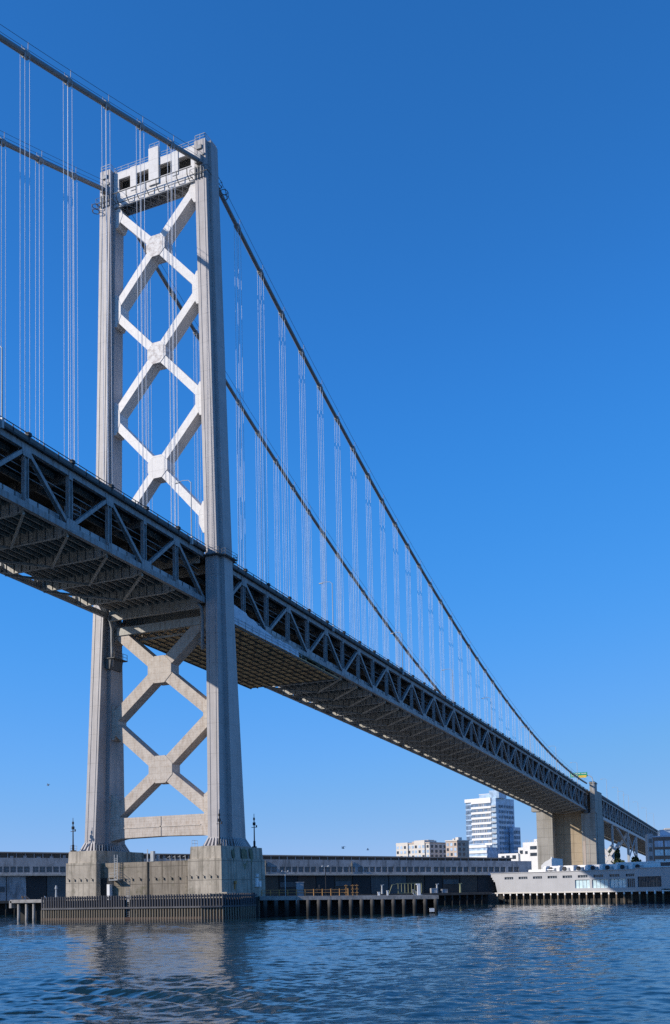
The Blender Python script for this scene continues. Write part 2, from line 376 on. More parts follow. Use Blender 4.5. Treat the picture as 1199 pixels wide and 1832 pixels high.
for k in range(9):
    y = 2.4+k*1.7
    m.beam((XP0+.1, y, 130.0), (XP1-.1, y+1.7, 130.0), .14, .14); m.beam((XP1-.1, y, 129.99), (XP0+.1, y+1.7, 129.99), .14, .14)
m.box(XP0-.05, XP0+.2, a, W-a, 129.9, 130.14); m.box(XP1-.2, XP1+.05, a, W-a, 129.9, 130.14)
m.build('lattice', M_STEEL, portal)
m = MB(); m.box(XP0+.4, XP1-.35, a, W-a, 130.9, 131.0); m.build('soffit', M_STEEL_D, portal)
m = MB(); m.box(XP1-.42, XP1-.31, a, W-a, 133.02, 136.45); m.build('shade_panel', M_STEEL_D, portal)  # dark panel added so the openings look shaded inside
m = MB()
m.beam((XP0-1.0, 1.6, 132.1), (XP0-1.0, W-1.6, 132.1), .14, .12)
for k in range(8):
    y = 2.6+k*2.15
    m.beam((XP0-1.0, y, 132.1), (XP0-.95, y, 131.0), .12, .12); m.beam((XP0-.95, y, 131.0), (XP0+.02, y, 130.3), .12, .12)
m.beam((XP0-.6, 1.6, 130.35), (XP0-.6, W-1.6, 130.35), .1, .1)
m.build('catwalk', M_STEEL_D, portal)
m = MB()
for y0, y1, z in ((a, 9, 136.75), (11.1, W-a, 136.75), (9.0, 11.1, 138.9)):
    for hh in (.5, 1.0): m.beam((XP0+.1, y0, z+hh), (XP0+.1, y1, z+hh), .05, .05)
    k = max(2, int((y1-y0)/1.5))
    for i in range(k+1): m.beam((XP0+.1, lerp(y0, y1, i/k), z), (XP0+.1, lerp(y0, y1, i/k), z+1.0), .05, .05)
m.build('hand_rail', M_METAL, portal)
m = MB()
for dy in (-.25, .25): m.beam((XP0-.3, 12.6+dy, 131.2), (XP0-.3, 12.6+dy, 133), .06, .06)
m.tube((XP1-.6, 8.0, 133.1), (XP1-.6, 8.0, 134.1), .35, 8)
m.build('machine_box', M_WHITE, portal)
# ------------------------------------------------------------------ trusses
def span(name, label, nodes, xends, kind, origin, first_top):
    """nodes: X of panel points from the tower outward; first_top: parity of the first node carrying a top joint"""
    t = thing(name, origin, label, 'bridge span')
    xs = sorted([xends[0]]+list(nodes)+[xends[1]])
    def strip(nm, y0, y1, zf, d0, d1, mat, x0=None, x1=None, par=t):
        m = MB(); m.loft([ring(X, y0, y1, zf(X)+d0, zf(X)+d1) for X in xs if (x0 is None or X >= x0) and (x1 is None or X <= x1)])
        return m.build(nm, mat, par)
    for y in (0, W):
        sg = -1 if y == 0 else 1
        top = strip('top_chord', y-.3, y+.3, zt, -.42, .42, M_STEEL)
        bot = strip('bottom_chord', y-.32, y+.32, zb, -.48, .42, M_STEEL)
        # gusset plates on the chords: each its own piece on the near truss, one mass on the hidden far truss
        def plates(X, kind):
            m = MB()
            for s2 in (-1, 1):
                if kind == 'top_big': m.prism([(X-1.15, y+s2*.31, zt(X)+.35), (X+1.15, y+s2*.31, zt(X)+.35), (X+.7, y+s2*.31, zt(X)-1.35), (X-.7, y+s2*.31, zt(X)-1.35)], (0, s2*.04, 0))
                if kind == 'top_small': m.prism([(X-.4, y+s2*.31, zt(X)-.9), (X+.4, y+s2*.31, zt(X)-.9), (X+.4, y+s2*.31, zt(X)+.3), (X-.4, y+s2*.31, zt(X)+.3)], (0, s2*.03, 0))
                if kind == 'bot_big': m.prism([(X-1.3, y+s2*.33, zb(X)-.3), (X+1.3, y+s2*.33, zb(X)-.3), (X+.8, y+s2*.33, zb(X)+1.3), (X-.8, y+s2*.33, zb(X)+1.3)], (0, s2*.04, 0))
                if kind == 'bot_small': m.prism([(X-.4, y+s2*.33, zb(X)+.9), (X+.4, y+s2*.33, zb(X)+.9), (X+.4, y+s2*.33, zb(X)-.3), (X-.4, y+s2*.33, zb(X)-.3)], (0, s2*.03, 0))
            m.box(X-.3, X+.3, y-.309, y+.309, (zt(X)-.85) if kind[0] == 't' else (zb(X)+.45), (zt(X)-.43) if kind[0] == 't' else (zb(X)+.85))
            return m
        rest = {top: MB(), bot: MB()}; protos = {}
        for i, X in enumerate(nodes):
            big = (i % 2 == 0) == first_top
            for par, kind in ((top, 'top_big' if big else 'top_small'), (bot, 'bot_small' if big else 'bot_big')):
                if y == 0:
                    if kind not in protos: protos[kind] = (plates(X, kind).build('gusset_plate', M_STEEL, par), X)
                    else:
                        o, X0 = protos[kind]; copy_part(o, par, (X-X0, 0, zt(X)-zt(X0)))
                else:
                    g_ = plates(X, kind); rest[par].add(g_.v, g_.f)
        if y != 0:
            for par in (top, bot): structure(rest[par].build('gusset_plate', M_STEEL, par), 'stuff')
        m = MB(); X = nodes[0]
        hv = zb(X)+.4-(zt(X)-.4)
        m.box(X-.36, X+.36, y-.06, y+.06, zb(X)+.4, zt(X)-.4)
        m.box(X-.40, X-.30, y-.29, y+.29, zb(X)+.4, zt(X)-.4); m.box(X+.30, X+.40, y-.29, y+.29, zb(X)+.4, zt(X)-.4)
        v0 = m.build('vertical', M_STEEL, t)
        for X2 in nodes[1:]: copy_part(v0, t, (X2-X, 0, zt(X2)-zt(X)))
        seq = list(nodes)
        e = xends[0] if abs(xends[0]) < abs(xends[1]) else xends[1]
        pairs = []
        for i in range(len(seq)-1): pairs.append((seq[i], seq[i+1], (i % 2 == 0) == first_top))
        pairs.append((seq[0], e, first_top))
        for xa, xb, a_top in pairs:
            za = zt(xa)-.2 if a_top else zb(xa)+.2
            zb_ = zb(xb)+.2 if a_top else zt(xb)-.2
            m = MB(); p = Vector((xa, y, za)); q = Vector((xb, y, zb_)); 
            for s2 in (-1, 1): m.beam(p+Vector((0, s2*.26, 0)), q+Vector((0, s2*.26, 0)), .08, .5, side=(0, 1, 0))
            m.beam(p, q, .44, .1, side=(0, 1, 0))
            m.build('diagonal', M_STEEL, t)
        strip('parapet', y+sg*.62-.06, y+sg*.62+.06, zt, .5, 1.35, M_STEEL_D)
        m = MB()
        for X0, X1 in zip(xs[:-1], xs[1:]):
            m.beam((X0, y+sg*.62, zt(X0)+1.72), (X1, y+sg*.62, zt(X1)+1.72), .08, .1)
            for k in range(3):
                X = lerp(X0, X1, k/3.); m.beam((X, y+sg*.62, zt(X)+.4), (X, y+sg*.62, zt(X)+1.72), .12, .1, side=(1, 0, 0)); m.box(X-.06, X+.06, y+sg*.69, y+sg*.76, zt(X)+.3, zt(X)+1.3)
        for X in nodes:    # socket caps under the suspender ropes
            m.box(X-.35, X+.35, y+sg*.6-.25, y+sg*.6+.25, zt(X)+1.36, zt(X)+1.85)
        m.build('hand_rail', M_BLACK, t)
    # upper and lower decks
    strip('upper_deck', -.75, W+.75, zt, .44, .72, M_DECKC)
    strip('lower_deck', 1.0, W-1.0, zb, 1.05, 1.32, M_DECKC)
    for y in (.85, W-.85):
        m = MB(); m.loft([ring(X, y-.1, y+.1, zb(X)+.75, zb(X)+1.75) for X in xs]); nf0 = len(m.f)
        for X0, X1 in zip(xs[:-1], xs[1:]):
            for k in range(4):
                X = lerp(X0, X1, (k+.5)/4); m.box(X-.1, X+.1, y-.16, y+.16, zb(X)+.8, zb(X)+1.7)
        br = m.build('lower_barrier', M_METAL, t); br.data.materials.append(M_STEEL_D)
        for i_, p_ in enumerate(br.data.polygons): p_.material_index = 1 if i_ >= nf0 else 0
    for y in (.9, W-.9):
        for dz in (-2.3, -3.3):
            m = MB(); m.path([(X, y, zt(X)+dz) for X in xs], .07, 6); m.build('conduit', M_STEEL, t)
    for k in range(12):
        y = 1.9+k*(W-3.8)/11
        strip('stringer', y-.09, y+.09, zb, .5, 1.045, M_BEAM)
    for k in range(4):
        y = 2.5+k*(W-5)/3
        strip('upper_stringer', y-.15, y+.15, zt, -.35, .435, M_BEAM)
    # floor beams
    X = nodes[0]; z = zb(X)
    m = MB()
    prof = [(.35, z-.62), (2.2, z-.95), (W-2.2, z-.95), (W-.35, z-.62), (W-.35, z+1.04), (.35, z+1.04)]
    m.prism_x(prof, X-.06, X+.06)
    fl = [(.35, z-.62), (2.2, z-.95), (W-2.2, z-.95), (W-.35, z-.62)]
    for (ya, z0), (yb, z1) in zip(fl[:-1], fl[1:]): m.hexa([(X-.22, ya, z0-.07), (X+.22, ya, z0-.07), (X+.22, yb, z1-.07), (X-.22, yb, z1-.07), (X-.22, ya, z0), (X+.22, ya, z0), (X+.22, yb, z1), (X-.22, yb, z1)])
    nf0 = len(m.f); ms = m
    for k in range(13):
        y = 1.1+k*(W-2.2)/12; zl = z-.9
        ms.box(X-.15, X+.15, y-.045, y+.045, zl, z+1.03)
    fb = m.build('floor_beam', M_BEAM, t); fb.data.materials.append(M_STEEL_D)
    for i_, p_ in enumerate(fb.data.polygons): p_.material_index = 1 if i_ >= nf0 else 0  # stiffener faces get the darker steel in place of their shadow lines
    m = MB(); z = zt(X)
    m.box(X-.18, X+.18, .35, W-.35, z-1.3, z+.43)
    for k in range(10): y = 1.5+k*(W-3)/9; m.box(X-.3, X+.3, y-.05, y+.05, z-1.25, z+.42)
    ub = m.build('upper_floor_beam', M_STEEL_D, t)  # darker steel puts the shade of the deck interior into the beam colour
    for X2 in nodes[1:]:
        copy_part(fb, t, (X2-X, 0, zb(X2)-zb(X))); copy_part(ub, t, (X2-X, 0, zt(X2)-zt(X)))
    # K bracing under the lower deck
    seqx = sorted(nodes)
    for X0, X1 in zip(seqx[:-1], seqx[1:]):
        for y in (.5, W-.5):
            m = MB(); m.beam((X0+.3, y, zb(X0)-.8), (X1-.25, YC, zb(X1)-1.17), .34, .3)
            m.build('lateral_brace', M_BEAM, t)
    return t
main_nodes = [-(1.25+i)*P for i in range(10)]
side_nodes = [(1.25+i)*P for i in range(38)]
ms_ = span('bridge_span', 'steel truss bridge span left of the tower, seen from below at the left edge', main_nodes, (-96.5, -2.75), 'main', (-48, W/2, 56), True)
ss_ = span('bridge_span', 'long steel truss bridge span running from the tower to the concrete anchorage', side_nodes, (2.85, 353.0), 'side', (178, W/2, 50), True)
for nm, zf, z0, z1, y0, y1, mt in (('tower_upper_deck', zt, .44, .72, .42, W-.42, M_DECKC), ('tower_lower_deck', zb, 1.05, 1.32, .5, W-.5, M_DECKC)):
    m = MB(); m.loft([ring(X, y0, y1, zf(X)+z0, zf(X)+z1) for X in (-2.76, 0, 2.86)]); m.build(nm, mt, ss_)
m = MB()
for X in (-2.6, 2.7):
    m.box(X-.1, X+.1, .75, W-.75, zb(X)-1.1, zb(X)+1.04); m.box(X-.3, X+.3, .75, W-.75, zb(X)-1.2, zb(X)-1.1); m.box(X-.15, X+.15, .75, W-.75, zt(X)-1.2, zt(X)+.43)
m.build('end_floor_beam', M_BEAM, ss_)
# hanging works: small cage in the left span
m = MB()
cx, cz = -36.0, zb(-36)+3.2
for x in (-.9, .9):
    for y in (.9, 2.3): m.beam((cx+x, y, cz), (cx+x, y, cz+1.2), .06, .06)
for zz in (0, .6, 1.2):
    for y in (.9, 2.3): m.beam((cx-.9, y, cz+zz), (cx+.9, y, cz+zz), .06, .06)
    for x in (-.9, .9): m.beam((cx+x, .9, cz+zz), (cx+x, 2.3, cz+zz), .06, .06)
m.box(cx-.9, cx+.9, .9, 2.3, cz-.05, cz)
m.beam((cx, 1.6, cz+1.2), (cx, 1.6, zt(-36)-.3), .08, .08)
tag(m.build('inspection_cage', M_METAL, at=(cx, 1.6, cz)), 'small open inspection cage hanging inside the left truss span', 'cage')
# ------------------------------------------------------------------ cables
def zc_side(X): return 133.34 - .4373*X + 5.916e-4*X*X
def zc_main(X): return 133.34 + .345*X + 4.5e-4*X*X
def cable(label, nodes, y, zf, x0, x1, ropemat, bump=0.0):
    fade = lambda X: bump*max(0, 1-abs(X)/260.)
    zf2 = lambda X: zf(X)+fade(X)
    t = thing('main_cable', (0, y, zf2(0)), label, 'bridge cable')
    n = 60; pts = [(lerp(x0, x1, i/n), y, zf2(lerp(x0, x1, i/n))) for i in range(n+1)]
    m = MB(); m.path(pts, .40, 10); m.build('cable', M_CABLE, t, smooth=True)
    for s2 in (-1, 1):
        m = MB(); m.path([(p[0], y+s2*.55, p[2]+1.35) for p in pts], .035, 4); m.build('hand_rope', M_BLACK, t)
    for X in nodes:
        z = zf2(X); sl = (zf2(X+.1)-zf2(X-.1))/.2
        d = Vector((1, 0, sl)).normalized()
        m = MB(); c = Vector((X, y, z))
        m.tube(c-d*.55, c+d*.55, .52, 10)
        m.beam(c-d*.5+Vector((0, 0, -.55)), c+d*.5+Vector((0, 0, -.55)), .3, .25)
        for s2 in (-1, 1): m.beam(c+Vector((0, s2*.5, .3)), c+Vector((0, s2*.55, 1.45)), .06, .06); 
        b = m.build('cable_band', M_STEEL, t)
        zd = zt(X)+1.7
        if z-zd > 1.0:
            m = MB()
            for dx in (-.48, .48):
                for dy in (-.40, .40): m.tube((X+dx, y+dy, zd), (X+dx, y+dy, z+dx*sl), .040, 5)
            m.build('suspender', ropemat, t)
cable('near main cable rising left of the tower with pale suspender ropes', main_nodes, 0, zc_main, -97, -1.9, M_ROPE)
cable('far main cable left of the tower, lower in the picture', main_nodes, W, zc_main, -97, -1.9, M_ROPE, .85)
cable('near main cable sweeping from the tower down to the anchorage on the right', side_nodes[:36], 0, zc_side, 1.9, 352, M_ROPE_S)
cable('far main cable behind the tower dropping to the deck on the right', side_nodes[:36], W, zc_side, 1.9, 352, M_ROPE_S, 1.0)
# ------------------------------------------------------------------ maintenance platform under the side span
wp = thing('work_platform', (28, W/2, 51.5), 'brown plywood work platform with white tarpaulin hung under the deck right of the tower', 'work platform')
m = MB(); m.loft([ring(X, -1.0, W+.6, zb(X)-1.95, zb(X)-1.82) for X in (4.5, 20, 35, 52.5)]); wd = m.build('plywood_floor', M_PLY, wp)
m = MB()
for k in range(13):
    y = -.8+k*(W+1.2)/12
    m.loft([ring(X, y-.045, y+.045, zb(X)-2.2, zb(X)-1.952) for X in (4.5, 20, 35, 52.5)])
for k in range(17):
    X = 5+k*2.94; m.box(X-.035, X+.035, -.95, W+.55, zb(X)-2.08, zb(X)-1.953)
m.build('joist', M_STEEL_D, wp)
hb = None
for k in range(16):
    X = 6+k*3.0
    for j in range(6):
        y = 1+j*3.4+(k % 2)*1.7
        if hb is None:
            m = MB(); m.prism([(X-.5, y-.04, zb(X)-2.21), (X+.5, y-.04, zb(X)-2.21), (X, y-.04, zb(X)-2.55)], (0, .08, 0)); hb = m.build('hanger_bracket', M_STEEL_D, wp); hx0, hy0 = X, y
        else: copy_part(hb, wp, (X-hx0, y-hy0, zb(X)-zb(hx0)))

m = MB()
xs = [4.6+i*1.0 for i in range(29)]
lo = []; hi = []
for i, X in enumerate(xs):
    h = 2.6*max(0, 1-i/16.)+1.35 + .25*random.random()
    lo.append((X, -1.05-.12*random.random(), zb(X)-1.9)); hi.append((X, -.75-.3*random.random(), zb(X)-1.9+h))
for i in range(len(xs)-1):
    a0, a1, b1, b0 = Vector(lo[i]), Vector(lo[i+1]), Vector(hi[i+1]), Vector(hi[i]); th = Vector((0, .06, 0))
    m.hexa([a0, a1, a1+th, a0+th, b0, b1, b1+th, b0+th])
m.build('tarpaulin', M_TARP, wp)
m = MB()
for hh in (.6, 1.15): m.beam((4.6, -1.15, zb(4.6)-1.9+hh), (34, -1.15, zb(34)-1.9+hh), .05, .05)
for k in range(12): X = 5+k*2.6; m.beam((X, -1.15, zb(X)-1.9), (X, -1.15, zb(X)-.5), .06, .06)
m.box(5.2, 7.2, -.6, .8, zb(6)-1.8, zb(6)+.9)
m.build('guard_rail', M_METAL, wp)
# ------------------------------------------------------------------ concrete tower pier
pier = thing('tower_pier', (0, W/2, 0), 'stained concrete bridge pier with two blocks and a lower wall under the tower', 'bridge pier')
YN = (-5.35, .75); YF = (W-.95, W+5.2)
for (y0, y1) in (YN, YF):
    m = MB()
    m.hexa([(-7.4, y0-.15, -2), (7.9, y0-.15, -2), (7.9, y1+.15, -2), (-7.4, y1+.15, -2), (-7.3, y0-.1, 9.7), (7.8, y0-.1, 9.7), (7.8, y1+.1, 9.7), (-7.3, y1+.1, 9.7)])
    m.hexa([(-7.0, y0+.1, 9.7), (7.5, y0+.1, 9.7), (7.5, y1-.1, 9.7), (-7.0, y1-.1, 9.7), (-6.9, y0+.2, 11.72), (7.4, y0+.2, 11.72), (7.4, y1-.2, 11.72), (-6.9, y1-.2, 11.72)])
    b = m.build('block', M_CONC, pier)
    m = MB()
    for k in range(5):
        y = lerp(y0, y1, (k+.5)/5); m.box(-7.46, -7.3, y-.06, y+.06, 6.5, 6.9); m.beam((-7.4, y+.04, 6.85), (-7.38, y+.35, 7.08), .05, .05)
    m.build('eye_bolt', M_BLACK, b)
    m = MB()
    for yy in (y0+.35, y1-.35):
        for hh in (.55, 1.05): m.beam((-6.7, yy, 11.72+hh), (-4.9, yy, 11.72+hh), .05, .05)
        for x in (-6.7, -5.8, -4.9): m.beam((x, yy, 11.7), (x, yy, 12.77), .05, .05)
    m.build('hand_rail', M_METAL, b)
m = MB()
m.hexa([(-6.1, .9, -2), (6.1, .9, -2), (6.1, W-1.1, -2), (-6.1, W-1.1, -2), (-6.0, .85, 9.55), (6, .85, 9.55), (6, W-1.05, 9.55), (-6.0, W-1.05, 9.55)])
wl = m.build('connecting_wall', M_CONC_WALL, pier)
m = MB(); m.box(-6.14, -5.95, YC-.75, YC-.45, 0, 9.5); m.box(-6.16, -6.04, W-3.6, W-1.2, -1, 7.0)
m.build('joint_slot', M_DARK, wl)
m = MB()
for k in range(11):
    y = 1.6+k*1.55; m.box(-6.2, -6.03, y-.06, y+.06, 6.4, 6.8); m.beam((-6.14, y+.04, 6.75), (-6.12, y+.35, 6.98), .05, .05)
m.build('eye_bolt', M_BLACK, wl)
m = MB(); y = W-4.6
for dy in (-.3, .3): m.beam((-6.6, y+dy, 6.8), (-6.6, y+dy, 10.9), .08, .08)
for k in range(12): m.beam((-6.6, y-.3, 6.9+k*.3), (-6.6, y+.3, 6.9+k*.3), .05, .05)
m.box(-7.4, -6.05, y-.9, y+.9, 6.55, 6.68)
for yy in (y-.85, y+.85):
    for hh in (.6, 1.1): m.beam((-7.35, yy, 6.7+hh), (-6.1, yy, 6.7+hh), .05, .05)
    m.beam((-7.35, yy, 6.6), (-7.35, yy, 7.8), .06, .06)
for hh in (.6, 1.1): m.beam((-7.35, y-.85, 6.7+hh), (-7.35, y+.85, 6.7+hh), .05, .05)
for s2 in (-1, 1): m.beam((-6.1, y+s2*.8, 5.6), (-7.3, y+s2*.8, 6.6), .07, .07)
m.build('ladder_platform', M_METAL, wl)
m = MB(); m.box(-7.0, -6.06, W-3.55, W-3.0, 1, 5.9); m.build('white_column', M_WHITE, wl)
m = MB()
for dx, w_, z0, h_ in ((0, .55, 5.0, 1.45), (1.1, .5, 5.0, 1.0), (.35, .25, 6.7, .5)): m.box(4.0+dx, 4.0+dx+w_+.2, YN[0]-.45, YN[0]-.09, z0, z0+h_)
m.build('electrical_box', M_WHITE, pier)
m = MB()
m.beam((-5.9, 9.6, 9.55), (-5.9, 9.6, 11.6), .12, .12); m.box(-5.2, -4.6, 8.9, 9.3, 9.55, 11.1); m.box(-5.2, -4.8, 7.9, 8.3, 9.55, 10.7)
m.box(-6.1, -5.5, 8.3, 8.9, 9.55, 11.3)
m.build('control_cabinet', M_METAL, pier)
m = MB()
for k in range(5):
    y = 3.0+k*1.0; m.beam((-4.5, y, 9.55), (-4.5, y+.1, 10.5), .06, .06); m.beam((-4.5, y, 10.4), (-4.5, y+.5, 10.2), .06, .06)
m.tube((-4.6, 6.9, 9.5), (-4.6, 6.9, 10.1), .25, 8)
m.build('valve_pipework', M_METAL, pier)
m = MB(); m.box(-7.6, -4.5, YN[0]-1.2, YN[0]+2.2, 3.95, 4.2); m.build('landing_slab', M_CONC, pier)
M_WEED = surface('green_weed', (.19, .19, .12), .95, .35, 1.2, dirt=(.06, .06, .04), dirt_amt=.7, streak=.2)
for x_, y_, w_, z0_, z1_ in ((-.4, None, 2.0, 7.6, 11.3), (2.4, None, 1.1, 8.4, 11.4), (-3.6, None, .8, 8.6, 11.2)):
    m = MB(); yy = YN[0]-.02; n_ = 9
    top_ = [(x_+w_*i/n_, yy+.09, z1_+random.uniform(-.2, .2)) for i in range(n_+1)]; bot_ = [(x_+w_*i/n_, yy-.12, z0_+1.6*abs(i/n_-.5)*2+random.uniform(0, .7)) for i in range(n_+1)]
    m.prism(bot_+top_[::-1], (0, .09, 0)); m.build('weed_streak', M_WEED, pier)
m = MB(); m.tube((-3.2, YN[0]-.5, 5.75), (-3.2, YN[0]-.2, 5.75), .28, 10); m.box(-3.3, -3.1, YN[0]-.3, YN[0]-.1, 4.6, 5.5); m.build('warning_lamp', M_YELLOW, pier)
# light masts on the pier
def mast(loc, label):
    t = thing('light_mast', loc, label, 'mast', 'light masts on the bridge pier')
    x, y, z = loc
    m = MB(); m.tube((x, y, z), (x, y, z+5.3), .13, 8, .08); m.box(x-.3, x+.3, y-.3, y+.3, z, z+.25); m.tube((x, y, z+.25), (x, y, z+1.2), .2, 8); m.build('pole', M_BLACK, t)
    m = MB(); m.tube((x, y, z+5.2), (x, y, z+5.9), .05, 6); m.tube((x, y, z+3.9), (x, y, z+4.4), .26, 8); m.beam((x, y-.5, z+3.55), (x, y+.5, z+3.55), .1, .1); m.tube((x, y-.45, z+3.5), (x, y-.45, z+3.9), .12, 8); m.tube((x, y, z+4.8), (x, y, z+5.2), .17, 8); m.build('lamp', M_BLACK, t)
mast((-6.4, 24.6, 11.72), 'thin dark light mast on the left block of the bridge pier')
mast((5.7, -4.6, 11.72), 'thin dark light mast at the right end of the bridge pier')
mast((-6.5, -4.7, 11.72), 'thin grey light mast in front of the right tower leg')
# ------------------------------------------------------------------ fender
fd = thing('pier_fender', (-12, 9, 0), 'dark timber pile fender fence in the water in front of the bridge pier', 'fender')
path = [(-13.4, 25.6), (-12.9, 8.0), (-12.2, -4.6), (-10.8, -7.6), (-7.5, -9.0), (-3.0, -9.4)]
pts = []
for (x0, y0), (x1, y1) in zip(path[:-1], path[1:]):
    L = math.hypot(x1-x0, y1-y0); n = max(1, int(L/.47))
    for k in range(n): pts.append((lerp(x0, x1, k/n), lerp(y0, y1, k/n)))
m = MB(); m.tube((0, 0, -2), (0, 0, 3.98), .15, 8); 
p0 = None
for i, (x, y) in enumerate(pts):
    if 8.4 < y < 9.3 and x < -12: continue
    if p0 is None:
        mm = MB(); mm.tube((x, y, -2), (x, y, 3.98), .15, 8); p0 = mm.build('pile', M_PILE, fd, smooth=False, at=(x, y, 0)); px, py = x, y
    else: copy_part(p0, fd, (x-px, y-py, random.uniform(-.06, .06)))
for nm, z0, z1, off, mt in (('wale', 3.5, 3.75, .2, M_PILE_W), ('wale', 1.85, 2.1, -.19, M_PILE_W), ('wale', .05, .45, .0, M_PILE_W)):
    m = MB()
    for (x0, y0), (x1, y1) in zip(path[:-1], path[1:]):
        m.beam((x0+off, y0, (z0+z1)/2), (x1+off, y1, (z0+z1)/2), z1-z0, .2)
    m.build(nm, mt, fd)
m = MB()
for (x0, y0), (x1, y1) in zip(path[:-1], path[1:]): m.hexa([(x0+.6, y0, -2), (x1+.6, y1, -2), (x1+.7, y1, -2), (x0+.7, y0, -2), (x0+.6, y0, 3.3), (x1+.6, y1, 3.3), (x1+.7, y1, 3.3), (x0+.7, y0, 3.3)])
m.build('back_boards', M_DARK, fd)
m = MB()
for dy in (-.28, .28): m.beam((-12.7, 8.85+dy, 0), (-12.7, 8.85+dy, 5.1), .07, .07)
for k in range(14): m.beam((-12.7, 8.57, .3+k*.33), (-12.7, 9.13, .3+k*.33), .05, .05)
m.box(-12.75, -12.6, 8.6, 9.1, 2.9, 4.0)
m.build('ladder', M_WHARF, fd)
# small timber landing left of the fender
la = thing('timber_landing', (-11, 30.5, 0), 'low pale capped landing on stout piles left of the fender', 'landing')
m = MB(); m.box(-12.3, -9.0, 26.0, 33.4, 3.05, 3.6); m.box(-12.3, -10.5, 33.1, 33.6, 2.2, 3.4); m.build('cap', M_WHARF, la)
m = MB(); m.tube((-11.8, 31.9, -2), (-11.8, 31.9, 3.05), .27, 8); p1 = m.build('pile', M_WHARF, la, smooth=True)
for dy in (-1.7, -3.25, -5.6): copy_part(p1, la, (0, dy, 0))
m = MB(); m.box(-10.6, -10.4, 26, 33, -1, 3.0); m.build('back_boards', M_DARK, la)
m = MB(); m.tube((-11, 24.6, 3.9), (-11, 24.6, 5.3), .18, 8, .12); m.tube((-11, 24.6, 5.3), (-11, 24.6, 5.9), .25, 8, .1)
tag(m.build('mooring_post', M_METAL, at=(-11, 24.6, 3.9)), 'short grey mooring post behind the left end of the fender', 'post')
# ------------------------------------------------------------------ apron right of the pier
ap = thing('pier_apron', (6, -22, 0), 'low concrete apron on dark piles running right from the bridge pier', 'apron')
A = Vector((-2.0, -9.6)); B = Vector((12.3, -35.4)); u = (B-A).normalized(); nrm = Vector((u.y, -u.x)); L = (B-A).length
if nrm.x > 0: nrm = -nrm
def apx(s, d, z): p = A+u*s+nrm*d; return (p.x, p.y, z)
def abox(m, s0, s1, d0, d1, z0, z1, z0b=None, z1b=None):
    z0b = z0 if z0b is None else z0b; z1b = z1 if z1b is None else z1b
    m.hexa([apx(s0, d0, z0), apx(s1, d0, z0b), apx(s1, d1, z0b), apx(s0, d1, z0), apx(s0, d0, z1), apx(s1, d0, z1b), apx(s1, d1, z1b), apx(s0, d1, z1)])
m = MB(); abox(m, 0, L, -9, .2, 2.75, 3.4, 2.35, 2.98); m.build('slab', M_WHARF, ap)
m = MB(); q = apx(.8, 0, 0); m.tube((q[0], q[1], -2), (q[0], q[1], 2.75), .36, 10); pp = m.build('pile', M_DARKPILE, ap, smooth=True)
for k in range(1, 17):
    r = apx(.8+k*(L-1.3)/16, 0, 0); copy_part(pp, ap, (r[0]-q[0], r[1]-q[1], -.35*k/16))
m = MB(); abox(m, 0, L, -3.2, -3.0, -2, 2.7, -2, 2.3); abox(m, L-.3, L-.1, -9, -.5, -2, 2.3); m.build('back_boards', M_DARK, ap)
m = MB(); q = apx(6.0, .15, 0); m.tube((q[0], q[1], -2), (q[0], q[1], 2.7), .18, 8); m.build('pale_pile', M_PALEPILE, ap, smooth=True)
m = MB(); abox(m, L-1.6, L-.8, .1, .35, .25, .85); m.build('white_board', M_WHITE, ap)
rail = MB()
s1 = 14.5
for zz in (.55, 1.0): rail.beam(apx(.3, -.4, 3.38+zz), apx(s1, -.4, 3.2+zz), .07, .07)
for k in range(11): s = .3+k*(s1-.3)/10; rail.beam(apx(s, -.4, 3.2), apx(s, -.4, 4.4), .1, .1)
tag(rail.build('safety_railing', M_YELLOW, at=apx(7, -.4, 3.3)), 'orange safety railing along the near end of the low apron', 'railing')
m = MB(); abox(m, 6.0, 7.2, -1.2, -.6, 3.2, 5.5); abox(m, 5.9, 7.3, -1.3, -.5, 5.5, 5.62)
tag(m.build('service_cabinet', M_SHED, at=apx(6.6, -.9, 3.2)), 'grey service cabinet standing on the apron by the orange railing', 'cabinet')
def flood(s, h, label, mat=M_METAL):
    t = thing('flood_light', apx(s, -1.2, 3.1), label, 'lamp post', 'flood lights on the apron')
    m = MB(); m.tube(apx(s, -1.2, 3.0), apx(s, -1.2, 3.1+h), .07, 6); m.build('pole', mat, t)
    m = MB(); m.beam(apx(s-.5, -1.2, 3.1+h), apx(s+.5, -1.2, 3.1+h), .08, .08)
    for e in (-.5, .5): m.tube(apx(s+e, -1.2, 3.15+h), apx(s+e, -1.0, 3.0+h), .14, 8)
    m.build('lamp', M_METAL, t)
flood(4.2, 4.3, 'twin-headed flood light on a thin pole beside the grey cabinet')
flood(10.9, 5.0, 'taller flood light on a dark pole amid the apron equipment', M_BLACK)
m = MB()
for k in range(9):
    s = 9.5+k*.35; z = 3.2; hh = .5+random.random()*1.6
    abox(m, s, s+.12, -2.0-random.random(), -1.6, z, z+hh)
    m.beam(apx(s, -1.8, z+hh), apx(s+.8*random.random()+.2, -1.9, z+.3*hh), .06, .06)
tag(m.build('winch_frame', M_BLACK, at=apx(11, -1.8, 3.2)), 'dark tangled winch frame on the apron behind the orange railing', 'winch')
m = MB()
for s in (14.2, 15.3, 16.0):
    abox(m, s, s+.12, -1.2, -1.0, 3.0, 5.0)
    for zz in (3.6, 4.2, 4.8): abox(m, s-.2, s+.3, -1.25, -.95, zz, zz+.12)
tag(m.build('valve_stand', M_YELLOW, at=apx(15, -1.1, 3.1)), 'stand of orange valves at the end of the orange railing', 'valve stand')
